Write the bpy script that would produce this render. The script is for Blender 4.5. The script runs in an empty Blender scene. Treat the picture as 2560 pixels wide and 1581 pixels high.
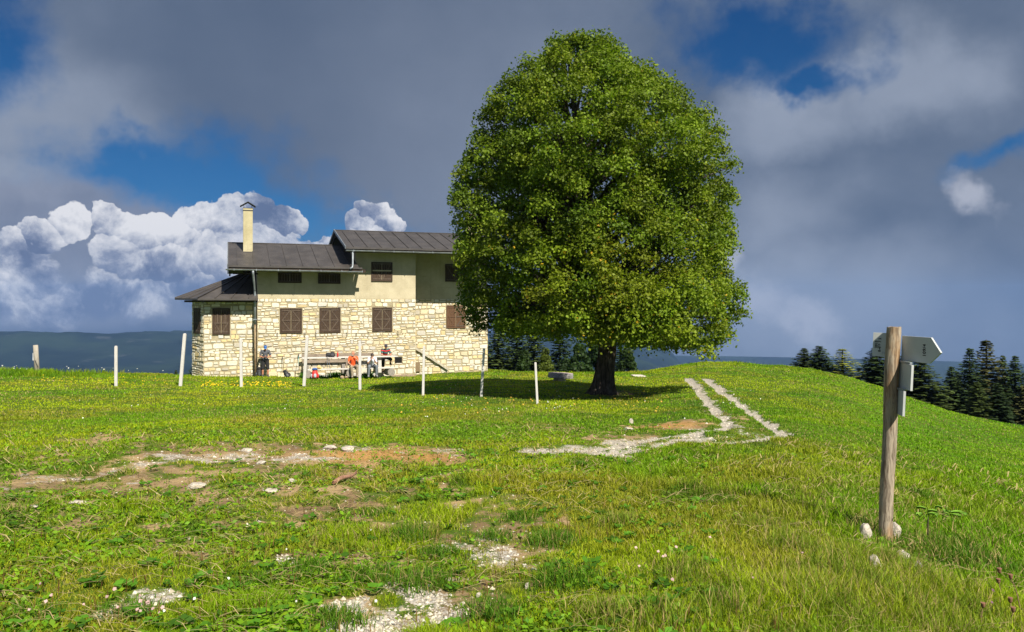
import bpy, math, random
import numpy as np
from mathutils import Vector, Matrix, Euler

R = math.radians
scene = bpy.context.scene
col = scene.collection
random.seed(7)
rng = np.random.default_rng(11)

# ------------------------------------------------------------------ camera
F_PX, HOR, CX, CAM_Z = 2000.0, 765.0, 1280.0, 1.75
cam_data = bpy.data.cameras.new('camera')
cam_data.sensor_width = 36.0
cam_data.lens = 36.0 * F_PX / 2560.0
cam_data.shift_y = -(790.5 - HOR) / 2560.0
cam_data.clip_start = 0.05
cam_data.clip_end = 30000
cam = bpy.data.objects.new('camera', cam_data)
cam.location = (0, 0, CAM_Z)
cam.rotation_euler = (R(90), 0, 0)
col.objects.link(cam)
scene.camera = cam

# ------------------------------------------------------------------ exposure / engine
EXPO = 0.78
scene.view_settings.view_transform = 'Standard'
scene.view_settings.look = 'None'
scene.view_settings.gamma = 1
scene.view_settings.exposure = EXPO
scene.render.engine = 'CYCLES'
scene.cycles.use_denoising = True
scene.cycles.max_bounces = 6
scene.cycles.volume_bounces = 0
scene.cycles.transparent_max_bounces = 8

# ------------------------------------------------------------------ sun
SUN_AZ = 32.0      # degrees east of the direction behind the camera
SUN_EL = 46.0
sd = Vector((math.sin(R(SUN_AZ)) * math.cos(R(SUN_EL)), -math.cos(R(SUN_AZ)) * math.cos(R(SUN_EL)), math.sin(R(SUN_EL))))
sl = bpy.data.lights.new('sun', 'SUN')
sl.energy = 4.9
sl.angle = R(0.55)
sl.color = (1.0, 0.93, 0.82)
sun = bpy.data.objects.new('sun', sl)
sun.rotation_euler = sd.to_track_quat('Z', 'Y').to_euler()
sun.location = (20, -20, 30)
col.objects.link(sun)


# ------------------------------------------------------------------ node expressions
class X:
    """a socket that can be combined with + - * / into math nodes"""
    def __init__(s, nt, k): s.nt, s.k = nt, k
    def _m(s, op, a, b=None, c=None, clamp=False):
        n = s.nt.nodes.new('ShaderNodeMath'); n.operation = op; n.use_clamp = clamp
        for i, v in enumerate((a, b, c)):
            if v is None: continue
            if isinstance(v, X): s.nt.links.new(v.k, n.inputs[i])
            else: n.inputs[i].default_value = v
        return X(s.nt, n.outputs[0])
    def __add__(s, o): return s._m('ADD', s, o)
    __radd__ = __add__
    def __sub__(s, o): return s._m('SUBTRACT', s, o)
    def __rsub__(s, o): return s._m('SUBTRACT', o, s)
    def __mul__(s, o): return s._m('MULTIPLY', s, o)
    __rmul__ = __mul__
    def __truediv__(s, o): return s._m('DIVIDE', s, o)
    def max(s, o): return s._m('MAXIMUM', s, o)
    def min(s, o): return s._m('MINIMUM', s, o)
    def f(s, op, b=None): return s._m(op, s, b)
    def clamp(s): return s._m('ADD', s, 0.0, clamp=True)
    def sm(s, a, b, lo=0.0, hi=1.0):
        n = s.nt.nodes.new('ShaderNodeMapRange'); n.interpolation_type = 'SMOOTHSTEP'
        s.nt.links.new(s.k, n.inputs[0])
        for i, v in zip((1, 2, 3, 4), (a, b, lo, hi)): n.inputs[i].default_value = v
        return X(s.nt, n.outputs[0])


def mix(nt, fac, a, b, mode='MIX'):
    n = nt.nodes.new('ShaderNodeMix'); n.data_type = 'RGBA'; n.blend_type = mode
    for i, v in ((0, fac), (6, a), (7, b)):
        if isinstance(v, X): nt.links.new(v.k, n.inputs[i])
        elif isinstance(v, (int, float)): n.inputs[i].default_value = v
        else: n.inputs[i].default_value = (v[0], v[1], v[2], 1)
    return X(nt, n.outputs[2])


def noise(nt, vec, scale, detail=4, rough=0.5, dist=0.0, off=None, out=0, stretch=None):
    if off or stretch:
        m = nt.nodes.new('ShaderNodeMapping')
        nt.links.new(vec.k, m.inputs[0])
        if off: m.inputs[1].default_value = off
        if stretch: m.inputs[3].default_value = stretch
        vec = X(nt, m.outputs[0])
    n = nt.nodes.new('ShaderNodeTexNoise')
    nt.links.new(vec.k, n.inputs['Vector'])
    n.inputs['Scale'].default_value = scale; n.inputs['Detail'].default_value = detail
    n.inputs['Roughness'].default_value = rough; n.inputs['Distortion'].default_value = dist
    return X(nt, n.outputs[out])


def coord(nt, which='Object'):
    n = nt.nodes.new('ShaderNodeTexCoord')
    return X(nt, n.outputs[which])


def sepxyz(nt, v):
    n = nt.nodes.new('ShaderNodeSeparateXYZ'); nt.links.new(v.k, n.inputs[0])
    return [X(nt, o) for o in n.outputs]


def attr(nt, name, out='Fac'):
    n = nt.nodes.new('ShaderNodeAttribute'); n.attribute_name = name
    return X(nt, n.outputs[out])
# ------------------------------------------------------------------ world: Nishita sky behind procedural clouds
def build_world():
    w = bpy.data.worlds.new('World'); scene.world = w; w.use_nodes = True
    w.cycles.sampling_method = 'MANUAL'; w.cycles.sample_map_resolution = 512
    nt = w.node_tree; nt.nodes.clear()
    out = nt.nodes.new('ShaderNodeOutputWorld'); bg = nt.nodes.new('ShaderNodeBackground')
    nt.links.new(bg.outputs[0], out.inputs[0])
    bg.inputs[1].default_value = 0.1
    K = 10.0 / 2 ** EXPO
    C = lambda r, g, b: tuple(K * (((v / 255 + .055) / 1.055) ** 2.4) for v in (r, g, b))
    sky = nt.nodes.new('ShaderNodeTexSky'); sky.sky_type = 'NISHITA'; sky.sun_disc = False
    sky.sun_elevation = R(SUN_EL); sky.sun_rotation = R(180 - SUN_AZ); sky.altitude = 1400
    sky.air_density = 1.0; sky.dust_density = 0.3; sky.ozone_density = 3.0
    D = coord(nt, 'Generated')
    x, y, z = sepxyz(nt, D)
    az = x._m('ARCTAN2', x, y)
    el = z.f('ARCSINE')
    def pc(px, py):
        u, v = (px - CX) / F_PX, (HOR - py) / F_PX
        a = math.atan(u)
        return a, math.atan(v * math.cos(a))
    wl = noise(nt, D, 3.5, 3, .55, off=(3, 1, 7), out=1); lx, ly, lz = sepxyz(nt, wl)
    wf = noise(nt, D, 16, 4, .62, off=(9, 4, 2), out=1); fx, fy, fz = sepxyz(nt, wf)
    def warped(wa, wb):
        return (az + (lx - .5) * wa + (fx - .5) * wb, el + (ly - .5) * wa * .8 + (fy - .5) * wb)
    def blob(A, px, py, rx, ry, rot=0.0):
        a0, e0 = pc(px, py); ra, re = rx / F_PX, ry / F_PX
        c, s = math.cos(R(rot)), math.sin(R(rot))
        da, de = A[0] - a0, A[1] - e0
        p = (da * c + de * s) / ra; q = (de * c - da * s) / re
        return 1.0 - (p * p + q * q).f('SQRT')
    def union(bs):
        r = bs[0]
        for b in bs[1:]: r = r.max(b)
        return r
    S = warped(.22, .07)
    M = warped(.07, .06)
    T = warped(.05, .055)
    # blue openings in the grey layer
    hole = union([blob(S, -70, 90, 170, 190), blob(S, 560, 495, 420, 150, -10), blob(S, 820, 560, 230, 100), blob(S, 400, 430, 260, 90),
                  blob(S, 1890, 50, 250, 105, -14), blob(S, 2060, 150, 110, 50, -20),
                  blob(S, 2470, 390, 150, 55, 15) - .45, blob(S, 320, 330, 160, 60) - .5])
    n2_ = noise(nt, D, 9, 5, .6, off=(7, 3, 5))
    holem = (hole + (fz - .5) * .9 + (lz - .5) * .5 + (n2_ - .5) * 1.1).sm(-.22, .72)
    blue = mix(nt, el.sm(0.0, .38), C(34, 96, 152), C(0, 58, 112))
    skyc = mix(nt, 0.25, blue, mix(nt, 1.0, X(nt, sky.outputs[0]), (.16, .42, .62), 'MULTIPLY'))
    # the grey layer: broad soft lights and darks
    n1 = noise(nt, D, 2.6, 5, .5, .3, off=(1, 5, 0)); n2 = noise(nt, D, 7, 6, .55, off=(4, 2, 2), stretch=(1, 1, 1.6))
    g = (n1 * .75 + n2 * .45 - .1)
    light = union([blob(S, 1960, 260, 190, 130), blob(S, 2250, 200, 200, 130), blob(S, 1150, 280, 560, 380) - .25,
                   blob(M, 150, 300, 260, 170), blob(M, 90, 440, 280, 90), blob(S, 1950, 520, 300, 250) - .35,
                   blob(S, 2020, 760, 380, 190) + .05, blob(M, 1960, 250, 120, 80) + .1, blob(M, 2200, 180, 140, 80) + .05, blob(M, 60, 260, 120, 60) + .1]).sm(-.3, .75)
    grey = mix(nt, (g + light * .58 - .20).clamp(), C(70, 90, 119), C(152, 163, 182))
    warm = blob(S, 900, 150, 800, 520, 0).sm(-.1, .8)
    grey = mix(nt, warm * .6, grey, C(84, 99, 124))
    c = mix(nt, holem, grey, skyc)
    # mist band of lavender cloud low on the left
    low = union([blob(M, 120, 750, 420, 110), blob(M, 480, 760, 230, 90), blob(M, 760, 760, 380, 120),
                 blob(M, 60, 560, 280, 130), blob(M, 330, 640, 240, 150)])
    lowm = (low + (lz - .5) * .8 + (fz - .5) * .35).sm(-.05, .35)
    lowc = mix(nt, (ly * .9 + fy * .6 - .35).clamp(), C(80, 98, 130), C(170, 176, 192))
    c = mix(nt, lowm * .93, c, lowc)
    # bright cumulus with crisp heads
    # cumulus heads: each puff is bright on its upper right and greys towards its foot
    def puff(px, py, r, e=.82):
        a0, e0 = pc(px, py); p = (T[0] - a0) * (F_PX / r); q = (T[1] - e0) * (F_PX / (r * e))
        return 1.0 - (p * p + q * q).f('SQRT'), q * .62 + p * .22
    heads = [(560, 545, 84), (505, 545, 64), (640, 528, 62), (692, 548, 50), (600, 600, 96), (455, 590, 66), (520, 640, 96), (660, 625, 84), (715, 640, 60), (400, 580, 58), (345, 590, 62), (440, 665, 80),
             (285, 560, 46), (255, 540, 38), (300, 625, 70), (375, 660, 74), (590, 690, 86), (480, 730, 86), (660, 720, 80), (150, 560, 52), (90, 590, 50),
             (15, 660, 80), (70, 705, 78), (-30, 720, 110), (130, 760, 90), (240, 740, 84), (350, 750, 86), (925, 520, 42), (955, 545, 36), (898, 552, 40), (915, 590, 54), (805, 612, 40), (770, 625, 34), (740, 690, 90), (850, 660, 80)]
    cum, shade = puff(*heads[0])
    for h in heads[1:]:
        f_, s_ = puff(*h)
        k = (f_ - cum).sm(-.06, .06)
        cum = cum.max(f_); shade = shade + (s_ - shade) * k
    na = noise(nt, D, 15, 8, .68, .25, off=(2, 8, 1)); nb = noise(nt, D, 15, 5, .68, .25, off=(1.985, 8.004, .970))
    na2 = noise(nt, D, 8, 3, .5, off=(6, 8, 1)); nb2 = noise(nt, D, 8, 3, .5, off=(5.97, 8.004, .955))
    field = cum + (na - .5) * .75 + (na2 - .5) * .25
    soft = el.sm(-.02, .075, .55, .07)
    cm = (field / soft).sm(.0, 1.0)
    lit = .50 + shade * .44 + (na - nb) * 1.7 + (na2 - nb2) * 1.6 + (na - .5) * .8 + el.sm(-.02, .11, -.14, .06)
    r = nt.nodes.new('ShaderNodeValToRGB'); nt.links.new(lit.k, r.inputs[0])
    cr = r.color_ramp; cr.elements[0].position = .08; cr.elements[0].color = (*[v / 10 for v in C(98, 113, 146)], 1)
    cr.elements[1].position = .95; cr.elements[1].color = (*[v / 10 for v in C(236, 236, 240)], 1)
    for p_, q_ in ((.38, (142, 152, 176)), (.62, (196, 200, 212))):
        e = cr.elements.new(p_); e.color = (*[v / 10 for v in C(*q_)], 1)
    cc = mix(nt, 1.0, X(nt, r.outputs[0]), (10, 10, 10), 'MULTIPLY')
    c = mix(nt, cm * .94, c, cc)
    # torn white shreds on the right
    sh = union([blob(M, 2035, 800, 110, 50, -32), blob(M, 2440, 485, 80, 34, -38), blob(M, 1835, 660, 26, 50), blob(M, 1900, 740, 110, 70) - .1])
    shm = (sh * .8 + (fz - .5) * .9 + (na - .5) * 1.1 - .02).sm(-.2, .7)
    c = mix(nt, shm * .8, c, C(184, 189, 203))
    # low dusk-blue vapour towards the hidden horizon
    c = mix(nt, (el + (ly - .5) * .03 + az.sm(.05, .24) * .085).sm(-.040, -.008, 1, 0) * .95, c, C(48, 72, 106))
    # the unseen half of the sky behind the photographer: brighter cloud added as ambient fill
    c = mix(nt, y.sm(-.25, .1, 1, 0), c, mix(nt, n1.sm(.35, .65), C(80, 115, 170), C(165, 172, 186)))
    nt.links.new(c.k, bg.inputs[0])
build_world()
# ------------------------------------------------------------------ numpy noise
_tab = np.random.default_rng(5).random((256, 256))
def vnoise(x, y, seed=0):
    x = np.asarray(x, float) + seed * 17.13; y = np.asarray(y, float) + seed * 9.71
    xi = np.floor(x).astype(int); yi = np.floor(y).astype(int)
    fx = x - xi; fy = y - yi
    fx = fx * fx * (3 - 2 * fx); fy = fy * fy * (3 - 2 * fy)
    a = _tab[xi & 255, yi & 255]; b = _tab[(xi + 1) & 255, yi & 255]
    c = _tab[xi & 255, (yi + 1) & 255]; d = _tab[(xi + 1) & 255, (yi + 1) & 255]
    return (a * (1 - fx) + b * fx) * (1 - fy) + (c * (1 - fx) + d * fx) * fy
def fbm(x, y, oct=4, seed=0):
    t = 0; a = .5; n = 0
    for i in range(oct):
        t = t + a * vnoise(np.asarray(x) * 2 ** i, np.asarray(y) * 2 ** i, seed + i * 3); n += a; a *= .5
    return t / n
def sstep(x, a, b):
    t = np.clip((np.asarray(x, float) - a) / (b - a), 0, 1)
    return t * t * (3 - 2 * t)

# ------------------------------------------------------------------ lie of the land
_SKX = [-900, 0, 300, 482, 662, 900, 1040, 1219, 1300, 1430, 1569, 1620, 1700, 1758, 1850, 1900, 1954, 2019, 2075, 2129, 2170, 2205, 2272, 2320, 2369, 2439, 2493, 2560, 2800, 3400]
_SKY = [925, 931, 936, 938, 940, 941, 934, 926, 933, 933, 933, 929, 914, 907, 907, 914, 915, 923, 935, 947, 961, 971, 996, 1013, 1030, 1046, 1057, 1068, 1100, 1130]
_SKD = [38, 39, 41, 43, 44.5, 47, 48, 50, 46, 44, 46, 48, 52, 55, 55, 54, 53, 50, 48, 46, 45, 44, 42, 41, 40, 40, 40, 39, 38, 36]
_SKU = [(v - CX) / F_PX for v in _SKX]
def ground_z(x, y, bumps=True):
    x = np.asarray(x, float); y = np.asarray(y, float)
    r = np.hypot(x, y) + 1e-9
    ca = y / r
    yy = r * np.maximum(ca, .45)
    u = np.where(ca > .3, x / np.maximum(y, 1e-6), np.sign(x) * 3.0)
    T = (np.interp(u, _SKU, _SKY) - HOR) / F_PX
    Dd = np.interp(u, _SKU, _SKD)
    s = T - CAM_Z / Dd
    back = sstep(ca, -.2, .35)
    s = s * back + .03 * (1 - back)
    g = .45 + .55 * sstep(yy, 0, 25)
    z = -s * yy * g
    e = np.maximum(yy - Dd, 0)
    k, m = .012, .25
    ec = m / (2 * k)
    z = z - np.where(e < ec, k * e * e, k * ec * ec + m * (e - ec))
    if bumps:
        fade = sstep(r, 1, 6)
        z = z + fade * ((fbm(x * .5, y * .5, 3, 2) - .5) * .10 + (fbm(x * 1.9, y * 1.9, 3, 4) - .5) * .055)
        # the low bank beside the bend of the track
    return z
def gz(x, y): return float(ground_z(x, y))
def ray_ground(X_, Y_, dmax=140.0):
    """where the line of sight through a photo point meets the ground"""
    u = (X_ - CX) / F_PX; t = (Y_ - HOR) / F_PX
    d = np.geomspace(2.0, dmax, 3000)
    dz = ground_z(u * d, d) - (CAM_Z - t * d)
    i = int(np.argmax(dz > 0)) if (dz > 0).any() else int(np.argmax(dz))
    d = float(d[i])
    return Vector((u * d, d, gz(u * d, d)))
def at(X_, Y_, d):
    return Vector(((X_ - CX) / F_PX * d, d, CAM_Z - (Y_ - HOR) / F_PX * d))
DS = 2560 / 2448.0   # the display scale in which most photo points were read

# ------------------------------------------------------------------ mesh helpers
def link(o, parent=None):
    col.objects.link(o)
    if parent is not None: o.parent = parent
    return o
def tag(o, label=None, cat=None, group=None, kind=None):
    if label: o['label'] = label
    if cat: o['category'] = cat
    if group: o['group'] = group
    if kind: o['kind'] = kind
    return o
def empty(name, loc, rz=0.0):
    o = bpy.data.objects.new(name, None); o.empty_display_size = .2
    o.location = loc; o.rotation_euler = (0, 0, rz)
    return link(o)
def np_mesh(name, verts, faces_flat, sizes, mat=None, attrs=None, smooth=False, parent=None):
    me = bpy.data.meshes.new(name)
    verts = np.asarray(verts, np.float32); faces_flat = np.asarray(faces_flat, np.int32); sizes = np.asarray(sizes, np.int32)
    me.vertices.add(len(verts)); me.vertices.foreach_set('co', verts.ravel())
    me.loops.add(len(faces_flat)); me.loops.foreach_set('vertex_index', faces_flat)
    me.polygons.add(len(sizes))
    st = np.zeros(len(sizes), np.int32); st[1:] = np.cumsum(sizes)[:-1]
    me.polygons.foreach_set('loop_start', st)
    try: me.polygons.foreach_set('loop_total', sizes)
    except Exception: pass
    if smooth: me.polygons.foreach_set('use_smooth', np.ones(len(sizes), bool))
    for k, (ty, val) in (attrs or {}).items():
        a = me.attributes.new(k, ty, 'POINT')
        val = np.asarray(val, np.float32)
        a.data.foreach_set('value' if ty == 'FLOAT' else 'color', val.ravel())
    me.update(calc_edges=True)
    if mat: me.materials.append(mat)
    return link(bpy.data.objects.new(name, me), parent)

class MB:
    """collects simple solids and links them as one mesh"""
    def __init__(s): s.v, s.f, s.sm = [], [], []
    def add(s, vs, fs, sm=False):
        b = len(s.v); s.v += [tuple(v) for v in vs]; s.f += [tuple(i + b for i in f) for f in fs]; s.sm += [sm] * len(fs)
        return s
    def box(s, lo, hi, M=None):
        (a, b, c), (d, e, f) = lo, hi
        vs = [Vector(p) for p in ((a, b, c), (d, b, c), (d, e, c), (a, e, c), (a, b, f), (d, b, f), (d, e, f), (a, e, f))]
        if M is not None: vs = [M @ v for v in vs]
        return s.add(vs, [(3, 2, 1, 0), (4, 5, 6, 7), (0, 1, 5, 4), (1, 2, 6, 5), (2, 3, 7, 6), (3, 0, 4, 7)])
    def beam(s, a, b, w, h, up=(0, 0, 1)):
        a, b = Vector(a), Vector(b); d = (b - a); L = d.length; d.normalize()
        x = d.cross(Vector(up)).normalized(); z = x.cross(d)
        M = Matrix((x, d, z)).transposed().to_4x4(); M.translation = a
        return s.box((-w / 2, 0, -h / 2), (w / 2, L, h / 2), M)
    def tube(s, pts, rad, n=8, caps=True, sm=True):
        pts = [Vector(p) for p in pts]; k = len(pts)
        rad = rad if hasattr(rad, '__len__') else [rad] * k
        vs, fs = [], []
        ref = Vector((0, 0, 1)) if abs((pts[-1] - pts[0]).normalized().z) < .9 else Vector((1, 0, 0))
        for i, p in enumerate(pts):
            d = (pts[min(i + 1, k - 1)] - pts[max(i - 1, 0)]).normalized()
            x = d.cross(ref).normalized(); y = d.cross(x)
            for j in range(n):
                a = 2 * math.pi * j / n
                vs.append(p + (x * math.cos(a) + y * math.sin(a)) * rad[i])
        for i in range(k - 1):
            for j in range(n):
                fs.append((i * n + j, i * n + (j + 1) % n, (i + 1) * n + (j + 1) % n, (i + 1) * n + j))
        s.add(vs, fs, sm)
        if caps:
            b = len(s.v) - k * n
            s.f += [tuple(b + j for j in range(n))[::-1], tuple(b + (k - 1) * n + j for j in range(n))]; s.sm += [False, False]
        return s
    def build(s, name, mat=None, parent=None, bevel=0.0, loc=None, fix=True):
        me = bpy.data.meshes.new(name); me.from_pydata(s.v, [], s.f)
        me.polygons.foreach_set('use_smooth', s.sm)
        me.update()
        if fix:
            import bmesh
            bm = bmesh.new(); bm.from_mesh(me)
            bmesh.ops.recalc_face_normals(bm, faces=bm.faces)
            if bevel:
                bmesh.ops.bevel(bm, geom=[e for e in bm.edges if e.calc_face_angle(0) > .6], offset=bevel, segments=1, affect='EDGES')
            bm.to_mesh(me); bm.free()
        if mat: me.materials.append(mat)
        o = bpy.data.objects.new(name, me)
        if loc is not None: o.location = loc
        return link(o, parent)

def mat_new(name):
    m = bpy.data.materials.new(name); m.use_nodes = True
    nt = m.node_tree; p = nt.nodes['Principled BSDF']
    return m, nt, p
def plug(nt, x, sock):
    if isinstance(x, X): nt.links.new(x.k, sock)
    elif isinstance(x, (int, float)): sock.default_value = x
    else: sock.default_value = (*x, 1)
def bump(nt, p, h, dist=.02, strength=.6):
    b = nt.nodes.new('ShaderNodeBump'); b.inputs['Distance'].default_value = dist; b.inputs['Strength'].default_value = strength
    nt.links.new(h.k, b.inputs['Height']); nt.links.new(b.outputs[0], p.inputs['Normal'])
def simple(name, c, rough=.7, var=.25, scale=6.0, metal=0.0, stretch=None, bmp=0.0, bscale=40.0, c2=None, spec=None):
    m, nt, p = mat_new(name)
    v = coord(nt)
    n = noise(nt, v, scale, 5, .6, stretch=stretch)
    a = tuple(k * (1 - var) for k in c); b = c2 or tuple(min(1, k * (1 + var)) for k in c)
    plug(nt, mix(nt, n.sm(.3, .7), a, b), p.inputs['Base Color'])
    p.inputs['Roughness'].default_value = rough; p.inputs['Metallic'].default_value = metal
    if spec is not None: p.inputs['Specular IOR Level'].default_value = spec
    if bmp: bump(nt, p, noise(nt, v, bscale, 4, .6, stretch=stretch), bmp)
    return m
# ------------------------------------------------------------------ bare soil, gravel and wheel ruts, read as places on the ground
def _ell(pts):
    out = []
    for X_, Y_, rx, ry, k in pts:
        X_, Y_, rx, ry = X_ * DS, Y_ * DS, rx * DS, ry * DS
        c = ray_ground(X_, Y_); a = ray_ground(X_, Y_ + ry); b = ray_ground(X_, Y_ - ry)
        out.append((c.x, c.y, rx / F_PX * c.y, max((b.y - a.y) / 2, .12), k))
    return out
GRAVEL = _ell([(1735, 1014, 30, 8, .6), (1810, 1042, 55, 7, .7), (1640, 1046, 110, 5, .5), (1460, 1074, 150, 10, .75), (500, 1105, 160, 16, .45), (180, 1145, 160, 14, .45), (700, 1095, 120, 14, .5), (1120, 1345, 100, 80, .85), (980, 1470, 170, 55, .85), (1130, 1365, 75, 62, 1), (1110, 1305, 55, 28, .8), (1090, 1250, 60, 40, .45), (960, 1455, 150, 45, .85), (930, 1500, 220, 26, .8), (640, 1352, 46, 15, 1), (700, 1330, 30, 8, .7), (410, 1415, 75, 14, 1),
               (345, 1445, 60, 12, .6), (1560, 1056, 130, 9, .8), (1400, 1078, 95, 12, 1), (1270, 1073, 50, 5, .8), (1080, 1078, 90, 8, .6), (850, 1073, 60, 9, .8),
               (770, 1075, 60, 7, .6), (590, 1090, 60, 12, .55), (300, 1115, 60, 12, .5), (60, 1165, 70, 7, .7), (1260, 1355, 50, 20, .4), (1600, 900, 26, 3, 0), (1720, 1030, 80, 8, .5), (1480, 1090, 50, 5, .8)])
SOIL = _ell([(480, 1130, 350, 66, .50), (300, 1085, 200, 26, .42), (200, 1160, 260, 44, .44), (760, 1140, 280, 44, .48), (600, 1180, 280, 40, .44), (1100, 1130, 120, 22, .4), (1050, 1480, 220, 50, .75), (1150, 1400, 110, 90, .7), (1200, 1250, 150, 50, .6), (1060, 1280, 90, 30, .5), (880, 1088, 210, 24, 1), (1010, 1092, 100, 20, 1), (640, 1085, 200, 30, .8), (1600, 1018, 110, 9, 1), (560, 1115, 230, 36, .55), (330, 1120, 230, 40, .5), (90, 1150, 170, 26, .6), (1180, 1225, 120, 45, .55),
             (1270, 1330, 90, 40, .4), (700, 1185, 260, 30, .45), (260, 1045, 90, 12, .5), (760, 1250, 200, 30, .4), (1320, 1025, 60, 8, .5), (960, 1460, 260, 60, .6), (1140, 1350, 150, 90, .5), (420, 1200, 220, 36, .4),
             (820, 1350, 120, 26, .35), (1500, 1040, 110, 14, .55), (1660, 1008, 60, 6, .6), (1460, 940, 70, 6, .5), (200, 1250, 200, 30, .35), (620, 1320, 240, 30, .35), (1750, 1000, 40, 20, .25)])
def _line(pts): return [(lambda p: (p.x, p.y))(ray_ground(a * DS, b * DS)) for a, b in pts]
RUTS = [_line([(1646, 905), (1668, 925), (1690, 955), (1712, 985), (1737, 1006), (1738, 1020), (1700, 1029), (1640, 1040), (1580, 1050), (1500, 1062), (1400, 1076), (1270, 1074)]),
        _line([(1686, 905), (1725, 935), (1760, 960), (1800, 990), (1838, 1013), (1862, 1033), (1845, 1045), (1790, 1050), (1700, 1056), (1600, 1063), (1500, 1076), (1430, 1086)])]
def masks(x, y):
    x = np.asarray(x, float); y = np.asarray(y, float)
    n = fbm(x * 1.3, y * 1.3, 4, 21) - .5; n2 = fbm(x * 5.0, y * 5.0, 3, 31) - .5; n3 = fbm(x * 2.6, y * 1.7, 3, 61) - .5
    wx = x + n2 * .35; wy = y + n * .9
    gr = np.zeros_like(x); so = np.zeros_like(x)
    for L, dst in ((GRAVEL, 0), (SOIL, 1)):
        for cx, cy, rx, ry, k in L:
            d = 1 - np.sqrt(((wx - cx) / rx) ** 2 + ((wy - cy) / ry) ** 2) * .8
            v = np.clip(d, 0, 1) ** .7 * k
            if dst: so = np.maximum(so, v)
            else: gr = np.maximum(gr, v)
    near = (y > 8) & (y < 70) & (x > -4) & (x < 20)
    xs, ys = wx[near], wy[near]
    best = np.full(xs.shape, 9.0)
    for pl in RUTS:
        for (ax, ay), (bx, by) in zip(pl[:-1], pl[1:]):
            dx, dy = bx - ax, by - ay
            t = np.clip(((xs - ax) * dx + (ys - ay) * dy) / (dx * dx + dy * dy + 1e-9), 0, 1)
            best = np.minimum(best, np.hypot(xs - ax - t * dx, ys - ay - t * dy))
    wid = .155 + .07 * sstep(ys, 16, 30)
    rut = np.zeros_like(x); rut[near] = (1 - sstep(best + n2[near] * .22, wid * .45, wid * 1.35)) * np.clip(1.15 + n3[near] * 1.3, 0, 1)
    gr = np.clip(gr * .95 + n * .8 + n2 * 1.1 + n3 * 1.3 - .08, 0, 1) * (gr > 0)
    n4 = fbm(x * 9.0, y * 5.0, 3, 75) - .5
    so = np.clip(so * 1.1 + .06 + n * .6 + n2 * 1.2 + n3 * 1.0 + n4 * 1.1, 0, 1) * (so > 0)
    return np.maximum(gr, rut), so, rut

# ------------------------------------------------------------------ materials of the meadow
def ground_material():
    m, nt, p = mat_new('meadow soil')
    v = coord(nt)
    big = noise(nt, v, .22, 4, .55); mid = noise(nt, v, 1.6, 5, .6); fine = noise(nt, v, 22, 4, .65); fin2 = noise(nt, v, 75, 2, .6)
    grass = mix(nt, (big * .6 + mid * .6 - .1).sm(.28, .72), (.050, .105, .006), (.125, .170, .010))
    grass = mix(nt, noise(nt, v, .7, 4, .6, off=(5, 5, 0)).sm(.52, .72) * .7, grass, (.20, .165, .028))
    grass = mix(nt, fine.sm(.35, .65) * .55, grass, (.022, .055, .006))
    soil = mix(nt, mid.sm(.35, .65), (.19, .125, .065), (.37, .26, .13))
    soil = mix(nt, attr(nt, 'orange') * .8, soil, mix(nt, fine.sm(.3, .7), (.36, .165, .035), (.52, .29, .09)))
    soil = mix(nt, fin2.sm(.5, .8) * .5, soil, (.10, .065, .03))
    grav = mix(nt, fin2.sm(.35, .62), (.22, .19, .15), (.50, .47, .40))
    grav = mix(nt, fine.sm(.3, .6, 1, 0) * .6, grav, (.22, .17, .10))
    med = noise(nt, v, 6, 4, .65)
    so = (attr(nt, 'soil') + (fine - .5) * 1.1 + (med - .5) * 1.2 + (mid - .5) * .4).sm(.28, .72)
    gr = (attr(nt, 'gravel') + (fine - .5) * 1.1 + (med - .5) * 1.3 + (fin2 - .5) * .5).sm(.34, .74)
    c = mix(nt, gr, mix(nt, so, grass, soil), grav)
    plug(nt, c, p.inputs['Base Color']); p.inputs['Roughness'].default_value = .95
    p.inputs['Specular IOR Level'].default_value = .15
    bump(nt, p, fine * .7 + fin2 * .3, .04, .8)
    return m

def build_ground():
    ang = np.concatenate([np.arange(-180, -44, 4.0), np.arange(-44, 44, .125), np.arange(44, 180, 4.0)])
    a = np.radians(ang); rr = np.concatenate([np.geomspace(.3, 4, 40)[:-1], np.geomspace(4, 70, 330)[:-1], np.geomspace(70, 240, 26)])
    A, Rr = np.meshgrid(a, rr); x = Rr * np.sin(A); y = Rr * np.cos(A)
    gr, so, rut = masks(x.ravel(), y.ravel())
    gr = gr.reshape(x.shape); so = so.reshape(x.shape); rut = rut.reshape(x.shape)
    z = ground_z(x, y) - .05 * rut
    orange = np.zeros_like(x)
    for cx, cy, rx, ry, k in SOIL[10:12] + [SOIL[13]]:
        orange = np.maximum(orange, np.clip(1.2 - np.hypot((x - cx) / rx, (y - cy) / ry), 0, 1))
    nA = len(a); nR = len(rr)
    V = np.stack([x, y, z], -1).reshape(-1, 3)
    V = np.concatenate([V, [[0, 0, float(z[0].mean())]]])
    i, j = np.meshgrid(np.arange(nR - 1), np.arange(nA), indexing='ij'); j2 = (j + 1) % nA
    q = np.stack([i * nA + j, i * nA + j2, (i + 1) * nA + j2, (i + 1) * nA + j], -1).reshape(-1, 4)[:, ::-1]
    jj = np.arange(nA); t = np.stack([np.full(nA, len(V) - 1), (jj + 1) % nA, jj], -1)[:, ::-1]
    t = t[:, ::-1]
    flat = np.concatenate([q.ravel(), t.ravel()]); sizes = np.concatenate([np.full(len(q), 4), np.full(len(t), 3)])
    ap = lambda k: ('FLOAT', np.append(k.ravel(), 0))
    o = np_mesh('ground', V, flat, sizes, ground_material(), {'gravel': ap(gr), 'soil': ap(so), 'orange': ap(orange)}, smooth=True)
    tag(o, kind='structure')
build_ground()

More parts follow.
